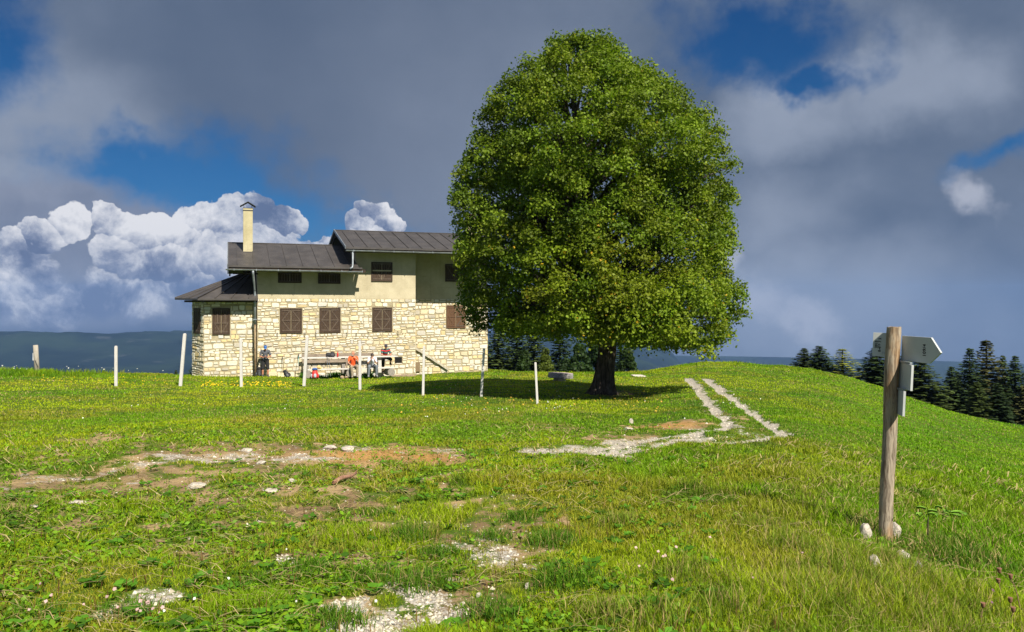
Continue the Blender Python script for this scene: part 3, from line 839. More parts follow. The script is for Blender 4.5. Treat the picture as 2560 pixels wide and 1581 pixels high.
# ------------------------------------------------------------------ leaves, bark, trees
def leaf_material(name, rough=.55, trans=.32, strength=1.0):
    m = bpy.data.materials.new(name); m.use_nodes = True; nt = m.node_tree; p = nt.nodes['Principled BSDF']
    c = attr(nt, 'tint', 'Color')
    nt.links.new(c.k, p.inputs['Base Color']); p.inputs['Roughness'].default_value = rough; p.inputs['Specular IOR Level'].default_value = .18
    t = nt.nodes.new('ShaderNodeBsdfTranslucent'); cc = mix(nt, 1.0, c, (1.25, 1.5, .6), 'MULTIPLY'); nt.links.new(cc.k, t.inputs[0])
    ms = nt.nodes.new('ShaderNodeMixShader'); ms.inputs[0].default_value = trans
    nt.links.new(p.outputs[0], ms.inputs[1]); nt.links.new(t.outputs[0], ms.inputs[2])
    nt.links.new(ms.outputs[0], nt.nodes['Material Output'].inputs[0])
    return m
M_LEAF = leaf_material('leaf'); M_NEEDLE = leaf_material('needles', .7, .12); M_GRASS = leaf_material('grass blade', .6, .3)
def bark_material(name, a, b, dark):
    m, nt, p = mat_new(name)
    v = coord(nt); n = noise(nt, v, 7, 6, .65, .6, stretch=(2.6, 2.6, .45)); n2 = noise(nt, v, 3, 4, .6); n3 = noise(nt, v, 40, 3, .6)
    c = mix(nt, n.sm(.35, .68), dark, a); c = mix(nt, n2.sm(.5, .75) * .7, c, b); c = mix(nt, n3.sm(.6, .8) * .4, c, dark)
    plug(nt, c, p.inputs['Base Color']); p.inputs['Roughness'].default_value = .95; p.inputs['Specular IOR Level'].default_value = .15
    bump(nt, p, n * .8 + n3 * .2, .09, 1.0); return m
M_BARK = bark_material('rugged grey bark', (.125, .10, .08), (.20, .185, .155), (.03, .023, .018))
M_SPRUCEBARK = bark_material('spruce bark', (.10, .075, .055), (.16, .13, .10), (.03, .02, .015))

def leaf_quads(C, N, size, rg, aspect=1.5, droop=.0):
    """diamond leaves at centres C with normals N"""
    n = len(C)
    N = N / (np.linalg.norm(N, axis=1, keepdims=True) + 1e-9)
    t = rg.normal(size=(n, 3)); t[:, 2] -= droop; t -= (t * N).sum(1, keepdims=True) * N; t /= np.linalg.norm(t, axis=1, keepdims=True) + 1e-9
    b = np.cross(N, t); sz = np.broadcast_to(np.asarray(size, float), (n,))[:, None]
    V = np.stack([C - t * sz * aspect * .5, C + b * sz * .5 - t * sz * .1, C + t * sz * aspect * .5, C - b * sz * .5 - t * sz * .1], 1)
    return V.reshape(-1, 3)

def crown_mesh(name, V, tint, parent, mat):
    n = len(V) // 4
    return np_mesh(name, V, np.arange(4 * n), np.full(n, 4), mat, {'tint': ('FLOAT_COLOR', np.concatenate([np.repeat(tint, 4, 0), np.ones((4 * n, 1))], 1))}, parent=parent)

# ---- the big tree in front of the house
def big_tree():
    rg = np.random.default_rng(42)
    g = ray_ground(1512, 986); dT = g.y; sc = dT / F_PX
    root = empty('leafy_tree', g); tag(root, 'huge round leafy tree with thick bent trunk standing in front of the house', 'tree')
    ys = np.array([75, 84, 95, 120, 150, 190, 225, 255, 290, 340, 400, 440, 500, 560, 620, 680, 740, 790, 825, 850, 868]) * DS
    xl = np.array([1332, 1312, 1303, 1292, 1286, 1212, 1172, 1158, 1130, 1126, 1090, 1074, 1080, 1084, 1088, 1090, 1098, 1118, 1160, 1380, 1600]) * DS
    xr = np.array([1348, 1420, 1452, 1478, 1502, 1580, 1624, 1650, 1700, 1735, 1752, 1752, 1756, 1750, 1752, 1774, 1782, 1758, 1726, 1700, 1668]) * DS
    zz = CAM_Z - (ys - HOR) * sc - g.z; xl = (xl - CX) * sc - g.x; xr = (xr - CX) * sc - g.x
    o = np.argsort(zz); zz, xl, xr = zz[o], xl[o], xr[o]
    prof = lambda z: (np.interp(z, zz, xl), np.interp(z, zz, xr))
    axis = lambda z: np.interp(z, [0, 2.0, 5, 13.5], [0, .1, -.6, -1.35])
    cl = []
    zs = []
    tries = 0
    while len(cl) < 900 and tries < 60000:
        tries += 1
        z = rg.uniform(zz[0], zz[-1]); L_, R_ = prof(z); wid = (R_ - L_)
        if rg.random() > wid / 11.0: continue
        cx = (L_ + R_) / 2; hw = wid / 2
        ph = rg.uniform(0, 2 * math.pi); rho = rg.uniform(.80, .99) if rg.random() < .78 else rg.uniform(.3, .8)
        rad = rg.uniform(.36, .70) * min(1, .45 + hw / 3)
        rho *= 1 - .26 * float(sstep(vnoise(ph * 1.15 + 3, z * .62, 7), .42, .85)) * (1 if abs(math.cos(ph)) < .93 else .35)
        x = cx + math.cos(ph) * max(hw - rad * .72, .05) * rho; y = math.sin(ph) * max(min(hw, 5.2) - rad * .7, .05) * rho
        zc = min(z, zz[-1] - rad * 1.25)
        if z < 2.35 and (y > 1.5): zc = 2.4 + rg.uniform(0, .6)
        if rho > .74 and any((x - q[0]) ** 2 + (y - q[1]) ** 2 + (zc - q[2]) ** 2 < (.66 * (rad + q[3]) * .82) ** 2 for q in cl if q[4] > .8): continue
        zlow = CAM_Z - ((828 if x < -.6 else 846 if x < .9 else 856) * DS - HOR) * sc - g.z
        zc = max(zc, zlow + rad * 1.05)
        cl.append((x, y, zc, rad, rho))
    # boughs that give the outline its shoulders and notches
    for yy_ in np.arange(96, 850, 19):
        zc = CAM_Z - (yy_ * DS - HOR) * sc - g.z; L_, R_ = prof(zc); rd_ = rg.uniform(.34, .52)
        for e_, sg in ((L_, 1), (R_, -1)):
            if yy_ > (790 if sg > 0 else 825): continue
            cl.append((e_ + sg * rd_ * rg.uniform(.72, .98), rg.uniform(-1.1, 1.1), zc - rd_ * .3, rd_, .95))
    # the low bright bough hanging in front of the trunk
    for X_, Y_, k in ((1420, 745, .9), (1480, 735, .9), (1540, 760, .9), (1400, 800, .7), (1455, 800, .9), (1520, 810, .9), (1580, 800, .8), (1655, 846, .45), (1500, 700, .8), (1560, 720, .8), (1440, 690, .7), (1600, 760, .7), (1620, 690, .8), (1375, 765, .55)):
        cl.append(((X_ * DS - CX) * sc * .92 - g.x, -3.9 + rg.uniform(-.3, .5), CAM_Z - (Y_ * DS - HOR) * sc * .88 - g.z, k * .85, .95))
    Cs, Ns, Ts = [], [], []
    for (x, y, z, rad, rho) in cl:
        n = int((520 if rho > .7 else 260) * (rad / .62) ** 2)
        d = rg.normal(size=(n, 3)); d /= np.linalg.norm(d, axis=1, keepdims=True)
        d[:, 2] = np.where(d[:, 2] < -.35, -d[:, 2] * .5, d[:, 2])
        rr = rad * (rg.random(n) ** .38) * (1 + .22 * (vnoise(d[:, 0] * 2.5 + x * 7, d[:, 1] * 2.5 + z * 5) - .5) * 2)
        P = np.array([x, y, z]) + d * rr[:, None] * np.array([.95, .95, 1.16])
        P[:, 2] -= .10 * (rr / rad) ** 2 * (rg.random(n) ** 2)
        hang = rg.random(n) < .08; P[hang, 2] -= rg.random(hang.sum()) * .3
        N = d * .55 + rg.normal(size=(n, 3)) * .62 + np.array([0, 0, .35])
        base = np.array([.140, .192, .012]) * rg.uniform(.6, 1.22) + np.array([rg.uniform(-.022, .006), 0, 0])
        T = base * rg.uniform(.78, 1.24, (n, 1)) + np.array([.012, .006, 0]) * rg.random((n, 1))
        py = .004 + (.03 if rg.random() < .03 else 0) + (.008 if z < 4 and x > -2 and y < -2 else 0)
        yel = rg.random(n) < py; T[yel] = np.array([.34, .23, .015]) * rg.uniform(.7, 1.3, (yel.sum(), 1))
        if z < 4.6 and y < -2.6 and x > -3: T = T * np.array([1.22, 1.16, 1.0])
        Cs.append(P); Ns.append(N); Ts.append(T)
    # loose sprays all over the outline
    C_ = np.concatenate(Cs); N_ = np.concatenate(Ns); T_ = np.concatenate(Ts)
    V = leaf_quads(C_, N_, rg.uniform(.050, .085, len(C_)), rg, 1.45, .5)
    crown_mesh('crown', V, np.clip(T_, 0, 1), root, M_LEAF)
    print('tree leaves', len(C_))
    # trunk with bulges, then the limbs
    b = MB(); n = 40
    def ring(c, r, sd, e=1.0):
        out = []
        for j in range(n):
            a = 2 * math.pi * j / n
            k = 1 + .10 * math.sin(a * 5 + sd) * e + .05 * math.sin(a * 11 + sd * 2.3) + .03 * math.sin(a * 17 + c[2] * 6)
            out.append((c[0] + math.cos(a) * r * k, c[1] + math.sin(a) * r * k, c[2]))
        return out
    lv = [(-.12, 0, -.35, .92, 2.6), (-.12, 0, -.05, .74, 2.6), (-.10, 0, .10, .60, 2.2), (-.06, 0, .30, .50, 1.5), (-.02, 0, .60, .445, 1.1), (.03, 0, 1.0, .415, 1), (.07, 0, 1.4, .40, 1), (.08, 0, 1.8, .42, 1.2), (.05, 0, 2.3, .46, 1.5), (-.02, 0, 2.9, .40, 1), (-.10, 0, 3.8, .33, 1)]
    V_, F_ = [], []
    for i, (x, y, z, r, e) in enumerate(lv): V_ += ring((x, y, z), r * .69, .7 + z * .35, e)
    for i in range(len(lv) - 1):
        for j in range(n): F_.append((i * n + j, i * n + (j + 1) % n, (i + 1) * n + (j + 1) % n, (i + 1) * n + j))
    b.add(V_, F_, True)
    def limb(p0, p1, r0, r1, k=7, sag=.5):
        p0, p1 = Vector(p0), Vector(p1); pts = []; side = Vector((random.uniform(-.5, .5), random.uniform(-.5, .5), 0))
        for i in range(k):
            t = i / (k - 1); q = p0.lerp(p1, t); q.z += math.sin(math.pi * t) * sag * .5 - t * (1 - t) * .3
            pts.append(q + side * math.sin(t * 5) * .25 * (p1 - p0).length * .2)
        b.tube(pts, [r0 + (r1 - r0) * (i / (k - 1)) ** .8 for i in range(k)], 8, caps=False)
    b.tube([(-.1, 0, 3.6), (-.35, .1, 5.2), (-.7, 0, 7.2), (-1.0, -.1, 9.3), (-1.25, 0, 11.6)], [.33, .24, .17, .10, .03], 12, caps=False)
    b.tube([(0, 0, 2.5), (.9, .2, 4.2), (1.6, .3, 6.2), (2.0, .2, 8.4)], [.30, .20, .13, .05], 10, caps=False)
    b.tube([(-.1, 0, 2.6), (-1.2, -.3, 4.0), (-2.2, -.4, 5.8), (-2.8, -.3, 8)], [.28, .18, .12, .05], 10, caps=False)
    b.tube([(0, 0, 2.4), (.2, 1.2, 3.8), (.1, 2.2, 5.6)], [.26, .16, .06], 10, caps=False)
    b.tube([(0, 0, 2.5), (-.2, -1.2, 3.6), (-.3, -2.2, 5.4)], [.24, .15, .06], 10, caps=False)
    b.tube([(-.2, -.1, 2.15), (-1.3, -.3, 2.5), (-2.2, -.4, 3.0), (-3.3, -.5, 3.3)], [.10, .075, .055, .03], 8, caps=False)
    random.seed(5)
    for (x, y, z, rad, rho) in cl[::3]:
        if rho < .6: continue
        zs_ = max(2.3, z - 1.2 - .25 * math.hypot(x, y)); ax_ = float(axis(zs_))
        limb((ax_ + x * .12, y * .12, zs_), (x, y, z), .05 + .01 * math.hypot(x, y), .012, sag=.6)
    o = b.build('trunk', M_BARK, root, fix=False)
big_tree()

# ---- conifers
def conifer_meshes(h, w, seed, col0, whorl=.36, bare=.04, sparse=1.0, spray=.30):
    rg = np.random.default_rng(seed); C_, N_, S_, T_ = [], [], [], []
    z = h * bare
    b = MB(); b.tube([(0, 0, -1.2), (0, 0, h * .4), (0, 0, h * .98)], [w * .035, w * .024, .015], 8)
    while z < h * .985:
        k = (z / h - bare) / (1 - bare)
        L = w / 2 * ((1 - k) ** .82) * (1 - .25 * max(0, .12 - k) / .12) + .05
        nb = max(4, int(9 * sparse * (.6 + .5 * (1 - k))))
        a0 = rg.uniform(0, 6.28)
        for i in range(nb):
            a = a0 + i * 6.283 / nb + rg.uniform(-.25, .25); l = L * rg.uniform(.62, 1.12)
            dz = -.30 * (1 - k) * l + .12 * l * k + rg.uniform(-.05, .05)
            ns = max(3, int(l / .13)); tt = (np.arange(ns) + .6) / ns
            x = np.cos(a) * l * tt; y = np.sin(a) * l * tt; zc = z + dz * tt + .16 * l * tt ** 2.2
            wd = .34 * (1 - tt) * l * .5 + .08
            for m_ in (-1, 0, 1):
                off = rg.normal(size=(ns, 3)) * .035
                px = x - np.sin(a) * wd * m_ + off[:, 0]; py = y + np.cos(a) * wd * m_ + off[:, 1]; pz = zc - abs(m_) * .05 + off[:, 2] - .06
                C_.append(np.stack([px, py, pz], 1))
                N_.append(np.stack([np.cos(a) * .2 + rg.normal(size=ns) * .35, np.sin(a) * .2 + rg.normal(size=ns) * .35, np.full(ns, .8)], 1))
                S_.append(np.full(ns, spray) * rg.uniform(.7, 1.2, ns) * (.55 + .45 * (1 - k)))
                T_.append(np.array(col0) * rg.uniform(.65, 1.45, (ns, 1)))
        z += whorl * (.55 + .55 * (1 - k)) * rg.uniform(.8, 1.2)
    C_ = np.concatenate(C_); N_ = np.concatenate(N_); S_ = np.concatenate(S_); T_ = np.concatenate(T_)
    return b, leaf_quads(C_, N_, S_, rg, 1.5, .3), T_
PROTO = {}
def conifer(kind, base, h, w, label, cat, group, name):
    key = kind
    if key not in PROTO:
        c0 = {'dark0': (.034, .058, .015), 'dark1': (.048, .070, .015), 'dark2': (.026, .046, .014), 'larch': (.22, .24, .035), 'brown': (.060, .062, .018)}[kind]
        b, V, T = conifer_meshes(13, 4.8 if kind != 'larch' else 5.2, {'dark0': 1, 'dark1': 2, 'dark2': 3, 'larch': 4, 'brown': 5}[kind], c0,
                                 whorl=.40 if kind != 'larch' else .55, sparse=1.0, spray=.30 if kind != 'larch' else .26, bare=.03 if kind != 'brown' else .12)
        PROTO[key] = (b, V, T, None)
        root = empty(name, base)
        tr = b.build('trunk', M_SPRUCEBARK, root, fix=False); cr = crown_mesh('crown', V, T, root, M_NEEDLE)
        PROTO[key] = (tr, cr)
    else:
        root = empty(name, base)
        for o_ in PROTO[key]:
            c = o_.copy(); col.objects.link(c); c.parent = root
    root.scale = (w / 4.8, w / 4.8, h / 13); root.rotation_euler = (0, 0, random.uniform(0, 6.28))
    tag(root, label, cat, group); return root
random.seed(3)
def tree_px(kind, X_, Ytop, wpx, d, label, cat='spruce tree', group='conifers beyond the green hill', name='spruce_tree', hmin=None):
    crest = 100 < d < 120 or X_ < 500
    if 1900 < X_ and d > 100: d = 66
    elif X_ > 2150: d = 58 + (d - 74) * .9
    top = at(X_, Ytop, d); zb = gz(top.x, top.y)
    h = max(top.z - zb, 2)
    return conifer(kind, (top.x, top.y, zb), h, wpx / F_PX * d * (2.7 if crest else 2.0), label, cat, group, name)
tree_px('dark1', 2010, 868, 52, 118, 'small spruce leftmost of the pair on the crest of the hill')
tree_px('dark0', 2048, 863, 74, 118, 'fuller spruce right of its smaller twin on the crest')
tree_px('larch', 2106, 869, 80, 116, 'pale yellow green larch standing alone on the shoulder of the hill', 'larch tree', name='larch_tree')
tree_px('dark0', 2190, 868, 128, 78, 'broad dark spruce just left of the signpost behind the hill')
tree_px('dark2', 2262, 885, 120, 84, 'dark spruce hidden behind the signpost plates')
tree_px('dark1', 2300, 888, 128, 76, 'wide dark spruce right of the two small sign plates')
tree_px('dark2', 2342, 950, 70, 80, 'low dark spruce in the dip of the treeline')
tree_px('dark0', 2379, 913, 84, 78, 'middle sized dark spruce between the dip and the tall group')
tree_px('dark2', 2392, 924, 60, 84, 'slim dark spruce tucked behind the middle sized one')
tree_px('dark2', 2424, 866, 92, 78, 'tall slender spruce left of the tallest one')
tree_px('brown', 2466, 843, 112, 80, 'tallest spruce of the right hand group, tinged brown')
tree_px('dark1', 2507, 882, 72, 86, 'narrow spruce right behind the tallest one')
tree_px('dark0', 2538, 885, 92, 78, 'dark spruce close to the right edge of the view')
tree_px('dark2', 2582, 905, 92, 80, 'dark spruce cut by the right edge of the view')
tree_px('brown', 2560, 960, 80, 76, 'lowest brownish spruce at the right edge of the view')
tree_px('dark1', 2440, 950, 80, 74, 'lower spruce standing before the tall slender one')
tree_px('dark2', 2495, 955, 84, 74, 'lower dark spruce standing before the narrow one')
# tiny tops left of the house
tree_px('dark1', 440, 923, 20, 62, 'tiny dark treetop poking over the grass left of the house', group='treetops behind the left rim')
tree_px('dark0', 488, 900, 34, 62, 'dark treetop peeping out beside the left corner of the house', group='treetops behind the left rim')

# ---- mixed wood behind the house and the big tree
def leafy(base, h, w, seed, tint, label, group, name='leafy_tree', leaf=.20, n_leaf=9000, low=.12):
    rg = np.random.default_rng(seed)
    root = empty(name, base); Cs, Ns, Ts = [], [], []
    k = 46
    for i in range(k):
        t = rg.uniform(low, 1.0); prof = math.sin(math.pi * min(max((t - low) / (1 - low), .02), .98) ** .8) ** .6
        a = rg.uniform(0, 6.28); rad = w * .5 * rg.uniform(.26, .42); rr = max(w / 2 * prof - rad * .7, 0) * rg.uniform(.6, 1)
        c = np.array([math.cos(a) * rr, math.sin(a) * rr, t * h - rad * .5]); n = n_leaf // k
        d = rg.normal(size=(n, 3)); d /= np.linalg.norm(d, axis=1, keepdims=True)
        Cs.append(c + d * rad * (rg.random((n, 1)) ** .4)); Ns.append(d + rg.normal(size=(n, 3)) * .6)
        Ts.append(np.array(tint) * rg.uniform(.75, 1.2) * rg.uniform(.7, 1.35, (n, 1)))
    C_ = np.concatenate(Cs); V = leaf_quads(C_, np.concatenate(Ns), rg.uniform(.8, 1.3, len(C_)) * leaf, rg, 1.3)
    crown_mesh('crown', V, np.concatenate(Ts), root, M_LEAF)
    b = MB(); b.tube([(0, 0, -1), (0, 0, h * .3), (.1, 0, h * .8)], [w * .05, w * .035, .02], 8); b.build('trunk', M_SPRUCEBARK, root, fix=False)
    tag(root, label, 'tree', group); return root
def leafy_px(X_, Ytop, wpx, d, seed, tint, label, **k):
    top = at(X_, Ytop, d); zb = gz(top.x, top.y); return leafy((top.x, top.y, zb), top.z - zb, wpx / F_PX * d, seed, tint, label, 'wood behind the big tree', **k)
WG = 'wood behind the big tree'
for a in (('dark1', 1245, 800, 95, 80, 'dark spruce rising next to the right corner of the house'), ('dark0', 1292, 790, 105, 84, 'second dark spruce to the right of the house corner'),
          ('dark1', 1335, 805, 90, 78, 'dark spruce left of the yellow green bush'), ('dark2', 1400, 800, 100, 86, 'dark spruce behind the round stone slab'),
          ('dark2', 1550, 850, 70, 84, 'dark spruce just right of the big trunk'), ('dark0', 1208, 830, 80, 88, 'spruce half hidden behind the right house corner')):
    tree_px(*a, group=WG)
leafy_px(1366, 868, 56, 74, 5, (.085, .115, .014), 'yellow green young tree left of the round stone slab', leaf=.15)
leafy_px(1448, 862, 84, 76, 6, (.030, .060, .012), 'rounded dark leafy tree above the round stone slab')
leafy_px(1485, 856, 90, 80, 7, (.022, .046, .012), 'dark leafy tree directly left of the big trunk')
leafy_px(1568, 872, 76, 78, 8, (.034, .062, .014), 'leafy tree right of the big trunk against the far valley')
leafy_px(1410, 880, 66, 82, 9, (.026, .050, .012), 'low dark leafy tree between the young tree and the slab')
leafy_px(1310, 880, 60, 74, 10, (.03, .055, .012), 'low dark bushy tree near the house corner spruces')
# ------------------------------------------------------------------ the air
def build_haze():
    m = bpy.data.materials.new('haze air'); m.use_nodes = True; nt = m.node_tree; nt.nodes.clear()
    o = nt.nodes.new('ShaderNodeOutputMaterial'); v = nt.nodes.new('ShaderNodeVolumePrincipled')
    v.inputs['Color'].default_value = (.26, .44, .80, 1); v.inputs['Density'].default_value = HAZE_D
    v.inputs['Anisotropy'].default_value = 0.0
    nt.links.new(v.outputs[0], o.inputs['Volume'])
    b = MB().box((-6700, -6700, -420), (6700, 6700, 172)); h = b.build('haze', m); tag(h, kind='stuff')
HAZE_D = 8e-5
build_haze()
# ------------------------------------------------------------------ grass and ground plants
def scatter(n, r0, r1, a_half, rg, power=.55):
    """more plants per square metre near the path where the photographer stands"""
    u = rg.random(n); e = 1 - power
    r = (r0 ** e + u * (r1 ** e - r0 ** e)) ** (1 / e)
    a = np.radians(rg.uniform(-a_half, a_half, n))
    return r * np.sin(a), r * np.cos(a), r
def blades(name, x, y, r, h, w, lean, tint, rg, kind='stuff', bend=1.0):
    n = len(x); z = ground_z(x, y) - .01
    dirn = rg.uniform(0, 2 * np.pi, n); face = rg.uniform(0, 2 * np.pi, n)
    lx, ly = np.cos(dirn) * lean * h, np.sin(dirn) * lean * h
    wx, wy = np.cos(face) * w / 2, np.sin(face) * w / 2
    hm = h * .55; hz = h * np.sqrt(np.clip(1 - lean ** 2 * .8, .08, 1))
    B = np.stack([x, y, z], 1); O = lambda a, b, c: np.stack([a, b, c], 1)
    v0 = B + O(-wx, -wy, 0 * z); v1 = B + O(wx, wy, 0 * z)
    M_ = B + O(lx * .35, ly * .35, hz * .62); v2 = M_ + O(-wx * .8, -wy * .8, 0 * z); v3 = M_ + O(wx * .8, wy * .8, 0 * z)
    v4 = B + O(lx, ly, hz)
    V = np.stack([v0, v1, v2, v3, v4], 1).reshape(-1, 3)
    k = np.arange(n)[:, None] * 5
    F = np.concatenate([k + 0, k + 1, k + 3, k + 2, k + 2, k + 3, k + 4], 1).ravel()
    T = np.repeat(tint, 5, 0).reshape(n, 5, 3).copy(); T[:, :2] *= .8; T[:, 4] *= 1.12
    T = np.clip(T, 0, 1).reshape(-1, 3)
    o = np_mesh(name, V, F, np.tile([4, 3], n), M_GRASS, {'tint': ('FLOAT_COLOR', np.concatenate([T, np.ones((len(T), 1))], 1))})
    return tag(o, kind=kind)
def inhouse(x, y):
    s = (x - P0.x) * ex.x + (y - P0.y) * ex.y; t = (x - P0.x) * ey.x + (y - P0.y) * ey.y
    return (s > S0 - 4.4) & (s < S3 + .1) & (t > -.02) & (t < 8)
def pal(x, y, n, rg):
    """meadow colours: fresh green, yellow green, olive, dry"""
    g1 = np.array([.112, .235, .004]); g2 = np.array([.250, .325, .006]); ol = np.array([.250, .220, .020]); dk = np.array([.035, .115, .007]); dry = np.array([.42, .33, .13])
    a = sstep(fbm(x * .35, y * .22, 4, 71), .35, .65); b = sstep(fbm(x * .8, y * .5, 4, 81), .50, .68); c = sstep(fbm(x * 1.1, y * .8, 3, 91), .60, .74)
    right = sstep(x / np.maximum(y, .1), .25, .55)
    T = g1 + (g2 - g1) * a[:, None]
    T = T + (ol - T) * (b * .62 * (1 - .55 * right))[:, None]
    T = T + (dk - T) * (c * .75)[:, None]
    T = T + (np.array([.095, .270, .004]) - T) * (right * .6 * sstep(y, 6, 16))[:, None]
    T = T * rg.uniform(.62, 1.35, (n, 1)) + np.array([.03, .02, 0]) * rg.random((n, 1))
    return T, dry
def meadow():
    rg = np.random.default_rng(101)
    for nm, N, r0, r1, pw in (('grass', 560000, 3.6, 20, 1.12), ('grass', 300000, 18, 62, .95)):
        x, y, r = scatter(N, r0, r1, 36.5, rg, pw)
        gr, so, rut = masks(x, y)
        brk = (fbm(x * 6, y * 6, 3, 123) - .5) * 1.1
        so = np.clip(so + brk * (so > .02), 0, 1); gr = np.clip(gr + brk * .8 * (gr > .02) * (rut < .4), 0, 1)
        bare = np.maximum(np.clip(gr * 1.6, 0, 1) * .99, sstep(so, .12, .55) * .88)
        lush = fbm(x * .9, y * .9, 3, 17)
        keep = (rg.random(N) > bare * 1.02) & ~inhouse(x, y) & (rut < .5)
        x, y, r, lush, bare = x[keep], y[keep], r[keep], lush[keep], bare[keep]; n = len(x)
        corner = np.clip(sstep(x / y, .02, .5) * (1 - sstep(y, 5, 13)), 0, 1)     # long grass near the signpost
        tuft = sstep(fbm(x * 1.7, y * 1.7, 3, 29), .55, .72)
        h = (.032 + .035 * lush + .055 * corner + .07 * tuft * (1 - sstep(y, 9, 16))) * rg.uniform(.4, 1.6, n) * (1 - .6 * bare)
        sp = np.hypot(x - SIGN.x, y - SIGN.y); h = h + .03 * np.exp(-(sp / .75) ** 2) * rg.uniform(.3, 1.2, n)
        h = h * (1 + .35 * sstep(r, 25, 50)) * .80
        h = h * (1 - .72 * np.exp(-(np.hypot(x - SIGN.x, y - SIGN.y + .35) / .42) ** 2))
        w = np.maximum(.0042, r * .00095) * rg.uniform(.7, 1.3, n)
        lean = rg.uniform(.15, .95, n)
        T, dry = pal(x, y, n, rg)
        pd = .05 + .08 * corner + .22 * np.clip(bare, 0, 1) + .12 * sstep(fbm(x * .6, y * .6, 3, 77), .5, .7)
        so_ = masks(x, y)[1]; T = T + (np.array([.30, .25, .06]) * rg.uniform(.6, 1.2, (n, 1)) - T) * (.55 * sstep(so_, .05, .5))[:, None]
        T = T * (1.06 + .20 * sstep(r, 12, 28))[:, None]
        m = rg.random(n) < pd; T[m] = dry * rg.uniform(.55, 1.15, (m.sum(), 1))
        T[corner > .1] *= (1 + .12 * corner[corner > .1])[:, None]
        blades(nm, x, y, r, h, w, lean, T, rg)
    # strong separate tussocks
    X_, Y_, H_, W_, T_ = [], [], [], [], []
    spots = [(990, 1290, .30, .17), (1010, 1400, .34, .17), (1180, 1285, .24, .10), (1320, 1300, .30, .15), (1350, 1400, .32, .18), (870, 1390, .30, .14), (740, 1370, .26, .13), (1050, 1330, .2, .12),
             (600, 1400, .28, .10), (800, 1490, .3, .13), (1180, 1480, .3, .15), (1480, 1250, .3, .14), (1880, 1180, .3, .12), (1820, 1260, .4, .14), (2040, 1345, .3, .18), (2125, 1350, .12, .16), (2170, 1375, .3, .2), (2010, 1380, .36, .24), (2230, 1420, .4, .24), (2090, 1430, .4, .24), (1960, 1440, .4, .22), (1760, 1480, .4, .2), (1560, 1490, .4, .18),
             (300, 1470, .3, .1), (2330, 1480, .3, .2), (1900, 1320, .34, .2), (1640, 1380, .36, .17), (1440, 1480, .3, .16), (2200, 1490, .4, .24), (60, 1480, .3, .1), (900, 1230, .24, .08), (1250, 1240, .25, .1), (2000, 1480, .4, .22), (1700, 1180, .3, .1)]
    for (px, py, rad, hh) in spots:
        c = ray_ground(px * DS, py * DS); n = 520
        a = rg.uniform(0, 6.283, n); q = rad * np.sqrt(rg.random(n)) * rg.uniform(.4, 1.1, n)
        xx = c.x + q * np.cos(a); yy = c.y + q * np.sin(a)
        X_.append(xx); Y_.append(yy); H_.append(hh * (1 - .5 * (q / rad) ** 2) * rg.uniform(.5, 1.2, n))
        base = np.array([.075, .165, .008]) if px < 1400 else np.array([.15, .22, .015])
        t = base * rg.uniform(.6, 1.5, (n, 1)); d = rg.random(n) < (.09 if px < 1400 else .22); t[d] = np.array([.42, .32, .12]) * rg.uniform(.6, 1.1, (d.sum(), 1)); T_.append(t)
    x, y = np.concatenate(X_), np.concatenate(Y_); n = len(x)
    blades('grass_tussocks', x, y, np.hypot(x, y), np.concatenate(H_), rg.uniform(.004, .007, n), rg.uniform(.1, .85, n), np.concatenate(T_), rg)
    # the tall fringe on the left rim, with seed heads
    x = []; y = []
    for px0, px1, k in ((-60, 140, 3200), (140, 480, 1500), (1560, 2060, 2200), (480, 700, 700), (1200, 1560, 1600)):
        for i in range(k):
            u = (rg.uniform(px0, px1) - CX) / F_PX; d = np.interp(u, _SKU, _SKD) + rg.uniform(-4, .5); x.append(u * d); y.append(d)
    x, y = np.array(x), np.array(y); k_ = ~inhouse(x, y); x, y = x[k_], y[k_]; n = len(x)
    T, dry = pal(x, y, n, rg)
    hh = np.where(x < -20, rg.uniform(.10, .34, n), rg.uniform(.05, .16, n))
    blades('rim_grass', x, y, np.hypot(x, y), hh, np.full(n, .03), rg.uniform(.1, .6, n), T, rg)

